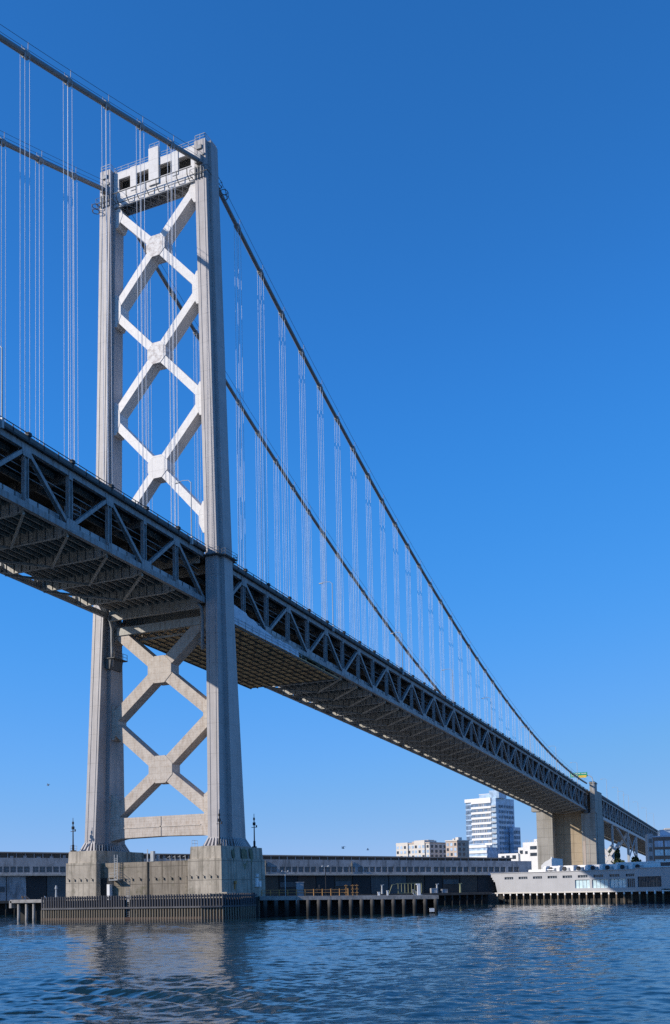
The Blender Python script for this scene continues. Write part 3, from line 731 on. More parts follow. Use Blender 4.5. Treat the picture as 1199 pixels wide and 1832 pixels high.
for i, (s, w_, h_, lb) in enumerate(((19.5, .35, .5, 'small white bollard near the middle of the apron'), (21.0, .25, .7, 'slim pale post near the middle of the apron'))):
    m = MB(); abox(m, s, s+w_, -.9, -.6, 2.9, 3.1+h_); abox(m, s-.05, s+w_+.05, -.95, -.55, 3.1+h_, 3.2+h_)
    tag(m.build('bollard', M_WHITE, at=apx(s, -.7, 3.0)), lb, 'bollard')
m = MB(); abox(m, 26.1, 26.6, -.8, -.4, 2.9, 4.75); abox(m, 25.9, 26.6, -.8, -.4, 4.75, 4.95)
tag(m.build('gangway_post', M_WHITE, at=apx(26, -.6, 3.0)), 'white leaning gangway post near the far end of the apron', 'post')
# ------------------------------------------------------------------ shoreline: quay, shed, station
SA = Vector((38., 80.)); SB = Vector((105., -18.3)); su = (SB-SA).normalized(); SL = (SB-SA).length; sn = Vector((su.y, -su.x))
if sn.x > 0: sn = -sn
Z0 = dict(roof=14.75, clr=12.95, wtop=11.15, wbot=9.8, led=9.3, door=3.25)     # at s0 (left)
Z1 = dict(roof=11.84, clr=10.57, wtop=9.29, wbot=8.02, led=7.5, door=2.95)     # at s1 (right)
S_0, S_1 = 6.4, SL
def zl(k, s): t = (s-S_0)/(S_1-S_0); return lerp(Z0[k], Z1[k], t)
def sp(s, d, z): p = SA+su*s+sn*d; return (p.x, p.y, z)
def sbox(m, s0, s1, d0, d1, k0, k1, a0=0., a1=0.):
    """box along the shed front; heights are level names plus offsets (d>0 is towards the water)"""
    g = lambda k, s: zl(k, s) if isinstance(k, str) else k
    m.hexa([sp(s0, d0, g(k0, s0)+a0), sp(s1, d0, g(k0, s1)+a0), sp(s1, d1, g(k0, s1)+a0), sp(s0, d1, g(k0, s0)+a0),
            sp(s0, d0, g(k1, s0)+a1), sp(s1, d0, g(k1, s1)+a1), sp(s1, d1, g(k1, s1)+a1), sp(s0, d1, g(k1, s0)+a1)])
shed = thing('pier_shed', sp(SL/2, -10, 3), 'long grey waterfront pier shed with a row of small windows behind the bridge pier', 'shed')
SE = -40.
SX = SL+11.8; SXC = SL+8.6
m = MB()
sbox(m, SE, SXC, -30, -6, 'clr', 'roof', .01, -.25)         # monitor
m.build('monitor', M_DOORS[1], shed)
m = MB(); sbox(m, SE, SXC+.2, -31, -5.6, 'roof', 'roof', -.25, .05); sbox(m, SE, SX-.1, -31, -.2, 'clr', 'clr', -.15, .0); m.build('roof', M_ROOF, shed)
m = MB()
sbox(m, SE, SX, -.5, 0, 'wtop', 'clr', 0, .25)
sbox(m, SE, SX, -.5, 0, 'led', 'wbot', .0, 0)
win_s = []
s = SE; n = 0
while s < SX-3.6:
    grp = n % 6
    w_ = .75 if grp == 5 else .3
    sbox(m, s, s+w_, -.5, 0, 'wbot', 'wtop'); 
    if s+w_+1.05 < SX-3: win_s.append(s+w_)
    s += w_+1.25; n += 1
sbox(m, s, SX, -.5, 0, 'wbot', 'wtop')
sbox(m, SX-.4, SX-.01, -30, -.501, 'door', 'clr', 0, .2)
wall = m.build('wall', M_SHED, shed)
vis = [s for s in win_s if s > -6][:100]
for s in vis:
    m = MB(); sbox(m, s, s+1.25, -.35, -.3, 'wbot', 'wtop')
    m.build('window', M_GLASS_D, shed)
m = MB()
for s in vis:
    sbox(m, s+.6, s+.66, -.3, -.26, 'wbot', 'wtop')
    t = (zl('wbot', s)+zl('wtop', s))/2; sbox(m, s, s+1.25, -.3, -.26, t-.03, t+.03)
m.build('glazing_bars', M_SHED, shed)
m = MB(); sbox(m, SE, SL, -.2, .55, 'led', 'led', -.3, .05); m.build('ledge', M_SHEDTRIM, shed)
# clerestory posts and panes
m = MB(); k = SE
while k < SXC: sbox(m, k, k+.16, -5.98, -5.75, 'clr', 'roof', 0, -.3); k += 2.05
m.build('clerestory_posts', M_SHED, shed)
m = MB()
for i in range(9):
    s = -5+i*3.1; sbox(m, s+.4, s+.4+random.uniform(.5, 1.1), -5.9, -5.8, 'clr', 'clr', .2, random.uniform(.7, 1.2))
m.build('pale_panes', M_SHED, shed)
# big sliding doors
s = SE; i = 0; seq = [0, 0, 1, 0, 2, 1, 0, 3, 0, 1, 0, 2, 2, 1, 0, 3, 1]
m = MB(); sbox(m, SE, SX-.5, -.9, -.8, 'door', 'led', -.3, -.28); m.build('door_backing', M_DOORS[0], shed)
while s < SX-5:
    w_ = 4.6; mt = M_DOORS[seq[i % len(seq)]]
    if s < 2.2 and s > -8: mt = M_SHED
    m = MB(); sbox(m, s+.1, s+w_-.1, -.75 + (.15 if i % 2 else 0), -.62+(.15 if i % 2 else 0), 'door', 'led', 0, -.28)
    dr = m.build('sliding_door', mt, shed)
    if i % 3 == 2:
        m = MB(); sbox(m, s+.3, s+w_-.4, -.44, -.40, 'door', 'door', 2.1, 3.3); m.build('panel', M_DOORS[2], dr)
    s += w_; i += 1
# downpipes
m = MB()
for s in (30.5, 62.5, 84): 
    a_, b_ = sp(s, .15, zl('clr', s)), sp(s, .15, zl('led', s)+.1); m.beam(a_, b_, .15, .15); m.beam(sp(s, .2, zl('wtop', s)+.2), sp(s, .2, zl('wtop', s)+.9), .5, .4)
m.build('downpipe', M_STEEL_D, shed)
# quay under the shed
quay = thing('shed_quay', sp(SL/2, 2, 0), 'dark timber quay on piles along the foot of the pier shed', 'quay')
m = MB(); sbox(m, SE, SL-.5, -.79, 4.5, 'door', 'door', -.6, -.02); m.build('deck', M_DARKPILE, quay)
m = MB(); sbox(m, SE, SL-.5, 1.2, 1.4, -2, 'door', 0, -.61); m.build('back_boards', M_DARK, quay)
m = MB(); q = sp(0, 4.1, 0); m.tube((q[0], q[1], -2), (q[0], q[1], 2.6), .22, 6); pq = m.build('pile', M_DARKPILE, quay, smooth=True)
for k in range(1, 62):
    r = sp(k*1.9, 4.1, 0); copy_part(pq, quay, (r[0]-q[0], r[1]-q[1], 0))
# items on the quay, right end
def qprop(name, s, label, cat, fn, mat):
    m = MB(); fn(m, s, zl('door', s)-.02); tag(m.build(name, mat, at=sp(s, 2, zl('door', s))), label, cat)
def frame(m, s, z):
    for k in range(8): m.beam(sp(s+k*.85, 2.5, z), sp(s+k*.85, 2.5, z+2.5), .1, .1)
    for zz in (.15, 2.5): m.beam(sp(s-.1, 2.5, z+zz), sp(s+6.0, 2.5, z+zz), .12, .12)
    m.beam(sp(s-1.5, 2.5, z+2.2), sp(s-.1, 2.5, z+2.5), .1, .1); m.beam(sp(s-1.5, 2.5, z+2.2), sp(s-2.6, 3.5, z), .1, .1)
    for d in (1.2,): m.beam(sp(s, d, z+2.5), sp(s+6, d, z+2.5), .1, .1)
qprop('gangway_gate', 95, 'yellow-green gangway gate frame on the quay before the dark doors', 'gate', frame, M_RAILG)
def stairs(m, s, z):
    for dd in (0, .9):
        m.beam(sp(s, 4.8+dd, z), sp(s+3.2, 4.8+dd, z-2.0), .12, .12); m.beam(sp(s, 4.8+dd, z+1.0), sp(s+3.2, 4.8+dd, z-1.0), .07, .07)
        for k in range(5): m.beam(sp(s+k*.8, 4.8+dd, z-.5*k), sp(s+k*.8, 4.8+dd, z+1-.5*k), .06, .06)
    for k in range(9): m.beam(sp(s+.2+k*.35, 4.8, z-.1-k*.22), sp(s+.2+k*.35, 5.7, z-.1-k*.22), .2, .05)
qprop('gangway_stair', 98.0, 'small sloping gangway stair going down below the yellow-green gate', 'stairs', stairs, M_METAL)
def crate(w_, h_):
    def f(m, s, z): 
        a = lambda s0, s1, d0, d1, z0, z1: m.hexa([sp(s0, d0, z0), sp(s1, d0, z0), sp(s1, d1, z0), sp(s0, d1, z0), sp(s0, d0, z1), sp(s1, d0, z1), sp(s1, d1, z1), sp(s0, d1, z1)])
        a(s, s+w_, 1.5, 2.6, z, z+h_)
        for e in (0, w_-.1): a(s+e, s+e+.1, 2.6, 2.66, z, z+h_)
        a(s, s+w_, 2.6, 2.65, z+h_-.12, z+h_)
    return f
qprop('storage_crate', 103.4, 'pale square crate on the quay right of the yellow-green gate', 'crate', crate(1.5, 1.2), M_STATION)
qprop('storage_crate', 106.2, 'lower bluish crate on the quay nearer the white building', 'crate', crate(1.4, .95), M_SHED)
def pump(m, s, z):
    q = sp(s, 2.2, z); m.tube(q, (q[0], q[1], z+2.1), .28, 8, .18); m.beam(sp(s-.3, 2.2, z+2.15), sp(s+.5, 2.2, z+2.25), .2, .2)
for s, lb in ((91.0, 'short grey standpipe between the white post and the yellow-green gate'), (105.0, 'grey standpipe standing between the two quay crates'), (111.0, 'dull green standpipe on the quay by the white building')):
    qprop('standpipe', s, lb, 'standpipe', pump, M_METAL if s < 110 else M_RAILG)
# land
m = MB()
coast = [(-420., 620.), (sp(SE, -.8, 0)[0], sp(SE, -.8, 0)[1]), (sp(SL, -.8, 0)[0], sp(SL, -.8, 0)[1]), (107.5, -21.5), (95.5, -62.0), (70., -160.), (-60., -700.)]
top = [(x, y, 2.3) for x, y in coast] + [(6000, -2500, 2.3), (6000, 3500, 2.3)]
bot = [(x, y, -3) for x, y, z in top]
m.add(top+bot, [tuple(range(len(top)))] + [(i, (i+1) % len(top), len(top)+(i+1) % len(top), len(top)+i) for i in range(len(top))])
g = structure(m.build('ground', M_GROUND))
# white station on piles
TA = Vector((105., -19.2)); TB = Vector((91.2, -64.6)); tu = (TB-TA).normalized(); TL = (TB-TA).length; tn = Vector((tu.y, -tu.x))
if tn.x > 0: tn = -tn
def tp(s, d, z): p = TA+tu*s+tn*d; return (p.x, p.y, z)
def tbox(m, s0, s1, d0, d1, z0, z1, sl=0.):
    m.hexa([tp(s0+sl, d0, z0), tp(s1, d0, z0), tp(s1, d1, z0), tp(s0+sl, d1, z0), tp(s0, d0, z1), tp(s1, d0, z1), tp(s1, d1, z1), tp(s0, d1, z1)])
stn = thing('pile_station', tp(TL/2, -6, 2.7), 'low white building on pale piles over the water with a row of small high windows', 'building')
S2 = 38.4           # where the lit front ends and the wing with one large window begins
m = MB()
zf = 2.75; zr = 7.5
hw = [(3.9+k*4.02, 3.9+k*4.02+2.5) for k in range(9)]
bw = [(23.2, 27.0), (27.6, 31.6), (32.1, 36.0), (36.4, 38.2)]
hw = [(a, min(b, S2-.3)) for a, b in hw if a < S2-1.2]
tbox(m, 0, S2, -.6, 0, 6.55, zr, 0); tbox(m, 3.0, S2, -4.5, -.61, 6.55, zr); tbox(m, 15, S2, -12, -4.51, 6.55, zr)
# band with the small windows
e = [.35]+[v for w in hw for v in w]+[S2]
for i in range(0, len(e), 2): tbox(m, e[i], e[i+1], -.4, 0, 5.95, 6.55)
tbox(m, .7, S2, -.4, 0, 5.45, 5.95)
tbox(m, 1.1, bw[0][0], -.4, 0, zf, 5.45, .6)
e = [v for w in bw for v in w][1:]+[S2]
for i in range(0, len(e), 2): tbox(m, e[i], e[i+1], -.4, 0, 3.45, 5.45)
tbox(m, bw[0][0], S2, -.4, 0, zf, 3.45)
tbox(m, 1.2, S2, -4.4, -4.0, zf, 6.55); tbox(m, 2.6, 2.9, -4.0, -.41, zf, 6.55, .8)
stw = m.build('wall', M_STATION, stn)
for a_, b_ in hw:
    m = MB(); tbox(m, a_, b_, -.32, -.27, 5.95, 6.55); w1 = m.build('high_window', M_GLASS_D, stn)
    m = MB(); 
    for t in (.25, .5, .75): tbox(m, lerp(a_, b_, t)-.04, lerp(a_, b_, t)+.04, -.26, -.2, 5.95, 6.55)
    m.build('mullion', M_METAL, w1)
for i, (a_, b_) in enumerate(bw):
    m = MB(); tbox(m, a_, b_, -.32, -.27, 3.45, 5.45); w1 = m.build('large_window', M_GLASS_A if i < 3 else M_GLASS_D, stn)
    m = MB()
    for t in (.25, .5, .75): tbox(m, lerp(a_, b_, t)-.04, lerp(a_, b_, t)+.04, -.26, -.2, 3.45, 5.45)
    m.build('mullion', M_METAL, w1)
# the wing at the right, set slightly forward
m = MB()
wx = (S2+.6, S2+6.2)
tbox(m, S2, TL+14, -12, .25, 5.85, 7.75); tbox(m, S2, wx[0], -12, .25, 2.5, 5.85); tbox(m, wx[1], TL+14, -12, .25, 3.0, 5.85); tbox(m, wx[0], wx[1], -12, .25, 2.5, 3.45); tbox(m, wx[0]+.001, wx[1]-.001, -11, -.3, 3.46, 5.84)
wing = m.build('wing', M_STATION, stn)
m = MB(); tbox(m, wx[0], wx[1], -.1, -.05, 3.45, 5.85); ww = m.build('panel_window', M_GLASS_D, wing)
m = MB()
for k in range(1, 7): s = lerp(wx[0], wx[1], k/7); tbox(m, s-.06, s+.06, -.04, .1, 3.45, 5.85)
for k in range(7): s = lerp(wx[0], wx[1], k/7)+.15; tbox(m, s, s+random.uniform(.1, .5), -.04, .0, 3.5, 3.5+random.uniform(.4, 2.1))
m.build('mullion', M_BRICK, ww)
m = MB(); tbox(m, -.1, S2, -.62, .15, zr, zr+.15); tbox(m, 2.9, S2, -4.5, -.63, zr, zr+.15); tbox(m, 15, S2, -12, -4.51, zr, zr+.14); tbox(m, S2, TL+14, -12, .4, 7.75, 7.9); m.build('roof_edge', M_STATION, stn)
m = MB(); tbox(m, 12, 41, -11.0, -8.0, 7.65, 9.1); tbox(m, 30, 49, -11.8, -7.9, 9.1, 9.4); tbox(m, 41, 49, -11.0, -8.0, 7.9, 8.2)
m.build('upper_storey', M_WHITE, stn)
for k in range(3):
    m = MB(); tbox(m, 41+k*2.7, 43.4+k*2.7, -8.1, -8.0, 8.2, 9.05); m.build('clerestory', M_GLASS_D, stn)
m = MB(); tbox(m, 9, 13.3, -4.4, -3.0, 7.65, 8.0); tbox(m, 9, 16, -4.3, -3.1, 8.0, 8.25); m.build('roof_canopy', M_WHITE, stn)
# piles
m = MB(); q = tp(1.6, -.15, 0); m.tube((q[0], q[1], -2), (q[0], q[1], 2.75), .2, 8); pz = m.build('pile', M_PALEPILE, stn, smooth=True)
for k in range(1, 34):
    s = 1.6+k*1.88; r = tp(s, -.15 if s < 40 else .1, 0); copy_part(pz, stn, (r[0]-q[0], r[1]-q[1], 0))
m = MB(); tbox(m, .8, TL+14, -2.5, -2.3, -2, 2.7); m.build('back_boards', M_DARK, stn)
m = MB(); tbox(m, 1.0, TL+14, -2.2, .1, 2.45, 2.74); m.build('floor_edge', M_CREAM, stn)
# fan units on the station roof
def fan_unit(s):
    t = thing('roof_fan_unit', tp(s, -3.5, 7.65), '', 'roof fan', 'white hooded fan units on the station roof')
    m = MB(); m.prism([tp(s, -4.6, 7.66), tp(s, -4.6, 8.6), tp(s+.5, -4.6, 9.05), tp(s+1.0, -4.6, 9.0), tp(s+.75, -4.6, 8.5), tp(s+.7, -4.6, 7.66)], Vector(tp(0, 1.8, 0))-Vector(tp(0, 0, 0))); m.build('hood', M_WHITE, t)
    m = MB(); c = Vector(tp(s+1.75, -3.7, 8.25)); n3 = Vector((tn.x, tn.y, 0)); m.tube(c, c+n3*.5, .52, 12); m.build('fan', M_BLACK, t)
    m = MB(); tbox(m, s+.72, s+2.9, -4.5, -3.4, 7.66, 7.95); tbox(m, s+2.3, s+2.9, -4.2, -3.4, 7.95, 8.5); m.build('casing', M_METAL, t)
    return t
fu = ['leftmost hooded fan unit on the white station roof', 'second hooded fan unit from the left on the station roof', 'third hooded fan unit from the left on the station roof', 'fourth hooded fan unit from the left on the station roof', 'fifth hooded fan unit on the roof, above the aqua windows', 'sixth hooded fan unit on the roof, in the bridge shadow edge', 'rightmost hooded fan unit on the white station roof']
for k in range(7):
    t = fan_unit(13.2+k*3.75); t['label'] = fu[k]
# ------------------------------------------------------------------ anchorage
an = thing('cable_anchorage', (356, W/2, 2.3), 'massive tan concrete cable anchorage with two pillars under the far end of the span', 'anchorage')
m = MB(); m.box(348, 372, W-4.0, W+3.6, 2.2, 40.0); m.build('pillar', M_ANCH, an)
m = MB(); m.box(348, 372, -4.0, 2.45, 2.2, 38.1); m.build('pillar', M_ANCH, an)
m = MB(); m.box(354, 371.5, 2.4, W-3.95, 2.2, 38.9); m.box(349, 371, 2.46, W-4.01, 38.92, 39.5); m.build('recessed_wall', M_ANCH_T, an)
m = MB(); m.box(347.7, 367, -4.35, -2.1, 38.12, 48.9); m.box(347.8, 354.6, -4.3, -2.05, 48.9, 53.0); m.box(347.5, 354.9, -4.6, -1.8, 52.2, 52.6); m.box(352, 366, -4.3, -4.01, 3, 38.1)
m.build('pylon', M_ANCH, an)
m = MB(); m.box(347.6, 352.8, W+1.9, W+5.8, 40, 53.0); m.box(347.3, 353.1, W+1.6, W+6.1, 52.2, 52.6); m.build('pylon', M_ANCH, an)
m = MB()
for y0, y1 in ((.9, .95), (-1.0, -.95)): m.box(347.9, 348.02, y0-.1, y1+.1, 2.3, 27.5)
m.box(347.93, 348.03, .96, 2.0, 2.3, 25); m.build('door_recess', M_TAN, an)
m = MB(); m.box(346.5, 353, 2.6, W-4.1, 39.52, 40.3)
for y in (0, W): m.box(347.0, 352.5, y-.9, y+.9, 38.12 if y == 0 else 40.01, 40.2)
m.build('bearing', M_STEEL_D, an)
# ------------------------------------------------------------------ approach viaduct
def ztp(X): return 49.6 - .0335*(X-365)
av = thing('approach_viaduct', (500, W/2, 2.3), 'steel truss approach viaduct continuing right beyond the concrete anchorage', 'viaduct')
xs = [362+i*P for i in range(40)]
def vstrip(nm, y0, y1, d0, d1, mat):
    m = MB(); m.loft([ring(X, y0, y1, ztp(X)+d0, ztp(X)+d1) for X in xs]); return m.build(nm, mat, av)
for y in (0, W):
    vstrip('top_chord', y-.3, y+.3, -1.2, -.3, M_STEEL); vstrip('bottom_chord', y-.6, y+.4, -11.3, -9.8, M_METAL)
    vstrip('parapet', y-.4, y-.28, .2, 1.3, M_STEEL_D); vstrip('barrier', y-.2 if y == 0 else y+.1, y-.1 if y == 0 else y+.2, -8.5, -7.4, M_STEEL_D)
    m = MB(); X = xs[0]; m.box(X-.45, X+.45, y-.3, y+.3, ztp(X)-9.8, ztp(X)-1.2); v0 = m.build('vertical', M_STEEL, av)
    for X2 in xs[1:]: copy_part(v0, av, (X2-X, 0, ztp(X2)-ztp(X)))
    if y == 0:
        for i, (Xa, Xb) in enumerate(zip(xs[:-1], xs[1:])):
            m = MB(); m.beam((Xa, y, ztp(Xa)-(1.2 if i % 2 else 9.9)), (Xb, y, ztp(Xb)-(9.9 if i % 2 else 1.2)), .5, .5, side=(0, 1, 0)); m.build('diagonal', M_STEEL, av)
vstrip('upper_deck', -.6, W+.6, -.3, .2, M_DECKC); vstrip('lower_deck', .5, W-.5, -9.6, -9.0, M_DECKC)
m = MB(); X = xs[0]; m.box(X-.3, X+.3, .3, W-.3, ztp(X)-11.2, ztp(X)-9.6); fb = m.build('floor_beam', M_BEAM, av)
for X2 in xs[1:]: copy_part(fb, av, (X2-X, 0, ztp(X2)-ztp(X)))
bn = ['first steel bent under the approach, just right of the anchorage', 'braced steel bent tower under the approach viaduct beside the brown building']
def bent(X0, X1, label, mat):
    t = thing('viaduct_bent', ((X0+X1)/2, W/2, 2.3), label, 'bent', 'steel bents under the approach')
    for y in (-.2, W+.2):
        m = MB()
        for X in (X0, X1): m.beam((X, y, 2.2), (X, y, ztp(X)-11.3), 1.5, 1.3, side=(1, 0, 0))
        m.build('leg', mat, t)
        m = MB(); zA, zB = 3, ztp(X0)-12
        for k in range(2):
            a_, b_ = lerp(zA, zB, k/2), lerp(zA, zB, (k+1)/2)
            m.beam((X0, y, a_), (X1, y, b_), .6, .5, side=(0, 1, 0)); m.beam((X1, y+.01, a_), (X0, y+.01, b_), .6, .5, side=(0, 1, 0))
        m.build('cross_brace', mat, t)
    for X in (X0,):
        m = MB()
        for (ya, za, yb, zb_) in ((0, 4, W, ztp(X)-12), (W, 4, 0, ztp(X)-12)): m.beam((X-.1, ya, za), (X-.1, yb, zb_), 1.0, 1.6, side=(1, 0, 0))
        m.build('transverse_brace', M_BRACE, t)
bent(478, 511, bn[1], M_METAL)
t = thing('viaduct_bent', (420, W/2, 2.3), bn[0], 'bent', 'steel bents under the approach')
m = MB()
for ya, za, yb, zb_ in ((-6, 9.5, 6.5, 26.5), (9, 9.5, -4.0, 26.5), (6.5, 26.5, 14, 34), (9, 9.5, 19, 22), (14, 34, 22, 22)): m.beam((420, ya, za), (420, yb, zb_), 1.2, 1.3, side=(1, 0, 0))
m.build('cross_brace', M_BRACE, t)
m = MB(); m.prism_x([(-.4, 18), (1.2, 16.2), (2.8, 18), (1.2, 20)], 419.2, 420.8); m.build('gusset_hub', M_BRACE, t)
for y in (-.2, W): m = MB(); m.beam((421.5, y, 2.2), (421.5, y, ztp(421)-11.3), 1.0, 1.0); m.build('leg', M_METAL, t)
m = MB(); m.path([(440, .5, ztp(440)-11.3), (450, .3, ztp(440)-13.5), (462, 0, ztp(440)-17.5), (474, -.2, ztp(440)-21)], .7, 6)
m.build('curved_strut', M_METAL, t)
for ya, za, yb, zb_ in ((-2, 8, 17, 31), (19, 9, 3, 27)): m = MB(); m.beam((444, ya, za), (444, yb, zb_), .9, 1.0, side=(1, 0, 0)); m.build('rear_brace', M_BRACE, t)
# ------------------------------------------------------------------ lamp posts on the bridge
lp0 = thing('bridge_lamp', (0, 0, 0), '', 'lamp post', 'lamp posts along the bridge deck')
m = MB(); m.tube((0, 0, -1.0), (0, 0, 9.6), .11, 8, .08); m.box(-.2, .2, -.2, .2, -1.0, .3); m.build('pole', M_METAL, lp0)
m = MB(); m.path([(0, 0, 9.5), (0, .5, 10.0), (0, 1.6, 10.15), (0, 2.5, 10.05)], .055, 6); m.build('arm', M_METAL, lp0)
m = MB(); m.box(-.16, .16, 2.3, 3.1, 9.88, 10.08); m.build('lamp_head', M_METAL, lp0)
lamps = [(-7.7, 0, 'street lamp on the deck just left of the near tower leg'), (-53.4, 0, 'street lamp on the deck cut by the left edge of the picture'),
    (50.5, 0, 'first street lamp on the deck right of the tower'), (94.4, 0, 'second street lamp on the deck right of the tower'), (137, 0, 'street lamp on the deck just left of where the far cable meets the railing'),
    (179, 0, 'street lamp on the deck between the hanging ropes, right of the far cable end'), (233, 0, 'street lamp above the deck crossing behind the near cable'), (279.5, 0, 'street lamp left of the green sign, near the end of the cable'),
    (325, 0, 'street lamp right behind the green road sign'), (405, 1, 'first street lamp beyond the anchorage pylon'), (442.6, 1, 'second street lamp beyond the anchorage pylon'), (463, 1, 'third street lamp beyond the pylon, standing close to the fourth'),
    (482, 1, 'fourth street lamp beyond the pylon, close to the third'), (522, 1, 'fifth street lamp beyond the anchorage pylon'), (561, 1, 'sixth street lamp beyond the pylon, second from the right'), (599, 1, 'rightmost street lamp, above the brown building')]
for i, (X, ap_, lb) in enumerate(lamps):
    z = (ztp(X)+1.2) if ap_ else zt(X)+1.1
    if i == 0: lp0.location = (X, -.85, z); lp0['label'] = lb
    else: copy_thing(lp0, (X, -.85, z), lb)
# ------------------------------------------------------------------ road sign over the deck
sg = thing('road_sign', (345, 1.4, 50), 'green overhead road sign with a yellow panel beside the anchorage pylon', 'road sign')
m = MB(); m.box(345, 345.2, -1.7, 6.2, 55.2, 57.3); m.build('green_panel', M_GREEN, sg)
m = MB(); m.box(344.9, 345.0, -1.3, 2.4, 54.75, 55.9); m.build('yellow_panel', M_SIGNY, sg)
m = MB()
for y0, y1, z in ((-1.2, 1.2, 56.75), (1.6, 4.0, 56.75), (4.3, 5.6, 56.75), (2.9, 5.4, 55.95)):
    y = y0
    while y < y1: 
        w_ = random.uniform(.12, .3); m.box(344.93, 344.99, y, y+w_, z-.16, z+.2); y += w_+.12
m.build('lettering', M_SIGNW, sg)
m = MB(); m.path([(345.4, -4.2, 48), (345.4, -4.2, 52.8), (345.4, -3.7, 54.8), (345.4, -2.4, 55.7), (345.4, 6, 56.2)], .22, 8); m.build('gantry', M_METAL, sg)
# ------------------------------------------------------------------ city buildings
def bldg_frame(c, ang):
    """c: corner nearest the camera; front runs along w, side along v"""
    v = Vector((math.cos(ang), -math.sin(ang))); w = Vector((math.sin(ang), math.cos(ang)))
    c = Vector(c)
    def q(a, b, z): p = c+w*a+v*b; return (p.x, p.y, z)
    def bx(m, a0, a1, b0, b1, z0, z1): m.hexa([q(a0, b0, z0), q(a1, b0, z0), q(a1, b1, z0), q(a0, b1, z0), q(a0, b0, z1), q(a1, b0, z1), q(a1, b1, z1), q(a0, b1, z1)])
    return q, bx
# high-rise
q, bx = bldg_frame((609., 112.5), math.radians(17))
hr = thing('apartment_tower', q(13, 13, 2.3), 'tall white and glass apartment tower with banded windows left of the anchorage', 'tower block')
m = MB(); bx(m, 0.2, 27, .2, 26, 2.2, 70.6); bx(m, 3, 17, 4, 20, 70.6, 74.2); bx(m, -1.5, 7, 2, 12, 70.6, 76.5); bx(m, -4, -.5, 17, 27, 2.2, 49); core = m.build('glazed_core', M_GLASS_B, hr)
m = MB(); bx(m, 4.4, 27.4, -.5, .19, 68.6, 71.2); bx(m, 2.8, 17.2, 3.8, 20.2, 74.2, 74.6); bx(m, 26.9, 27.3, 0, 26, 69, 71); m.build('parapet', M_WHITE, hr)
nf = 17; fh = 3.95
for k in range(nf):
    z = 4.0+k*fh
    m = MB(); bx(m, 4.4, 21.8, -.45, .19, z, z+1.6); b0 = m.build('floor_band', M_WHITE, hr)
    m = MB(); bx(m, 4.4, 21.8, .02, .18, z+1.62, z+3.9); b1_ = m.build('window_strip', M_GLASS_W, hr)
    m = MB(); bx(m, 22.0, 26.9, .02, .18, z+.6, z+3.4); m.build('corner_window', M_GLASS_W, hr)
for k in range(nf):
    z = 4.0+k*fh+1.75
    for j in range(9):
        if random.random() < .55: m = MB(); a_ = 4.5+j*1.95; bx(m, a_, a_+1.1, -.04, .015, z, z+2.1); m.build('blind', M_SHED, hr)
for k in range(nf-1):
    z = 4.0+k*fh+.6
    m = MB(); bx(m, -.3, 4.0, -1.4, .18, z, z+.25); bx(m, .0, 3.8, -1.4, -1.3, z+.25, z+1.2); m.build('balcony', M_METAL, hr)
    m = MB(); bx(m, 27.05, 28.3, 1, 4, z, z+.2); m.build('side_balcony', M_METAL, hr)
for k in range(nf-1):
    z = 4.3+k*fh
    for j in range(6):
        m = MB(); b_ = 4.2+j*3.6; bx(m, -.12, .19, b_, b_+1.9+(.6 if (j+k) % 3 == 0 else 0), z, z+2.0); m.build('side_panel', M_SHED, hr)
m = MB(); bx(m, 0, 23.5, -14, -.6, 2.2, 33.5); bx(m, 2, 22.5, -14.6, -14.01, 33.5, 36.3); pod = m.build('podium', M_GLASS_B, hr)
m = MB()
for z in (33.4, 29.3, 25.2, 21, 17): bx(m, 0, 22.6 if z > 33 else 21, -14.65, -14.0, z, z+2.0)
m.build('podium_band', M_WHITE, hr)
for k in range(10): 
    for j in range(3): m = MB(); bx(m, -4.12, -3.99, 17.5+j*3.2, 20+j*3.2, 8+k*4, 10.4+k*4); m.build('wing_window', M_SHED, hr)
# low-rise cream blocks
def block(c, ang, wf, df, h, label, mat, mat2, cols, rows, cap=True, steps=()):
    q, bx = bldg_frame(c, ang)
    t = thing('apartment_block', q(wf/2, df/2, 2.3), label, 'apartment block', 'low apartment blocks behind the shed')
    m = MB(); bx(m, 0, wf, 0, df, 2.2, h)
    for a0, a1, hh in steps: bx(m, a0, a1, -.8, df*.6, 2.3, hh)
    m.build('wall', mat, t)
    m = MB(); bx(m, -.4, wf+.4, -.4, df+.4, h, h+.7)
    if cap: bx(m, wf*.2, wf*.45, df*.3, df*.6, h+.7, h+2.6); bx(m, wf*.6, wf*.7, df*.3, df*.6, h+.7, h+1.9)
    m.build('roof', mat2, t)
    fh = 3.3; off = -.82 if steps else -.02
    for r in range(rows):
        for cidx in range(cols):
            a_ = wf*(cidx+.22)/cols; z = h-3.1-r*fh
            m = MB(); dep = off if any(s0 <= a_ <= s1 for s0, s1, _ in steps) else -.02
            bx(m, a_, a_+wf/cols*.55, dep-.06, dep-.01, z, z+1.9); m.build('window', M_GLASS_B if (cidx+r) % 3 else M_GLASS_D, t)
        m = MB(); z = h-3.1-r*fh
        for j in range(max(2, int(df/5))): bx(m, -.08, -.01, 1.5+j*5, 4.2+j*5, z, z+2.0)
        m.build('side_window', M_GLASS_D, t)
    return t
block((514.1, 133.6), math.radians(17), 27.5, 22, 34.5, 'cream apartment block standing farthest left above the shed roof', M_CREAM, M_TAN, 9, 4, steps=((17.5, 27.3, 35.6), (3.5, 12, 36.6)))
block((509.5, 113.), math.radians(17), 9, 14, 35.0, 'tan apartment block between the cream block and the glass tower', M_TAN, M_CREAM, 3, 4)
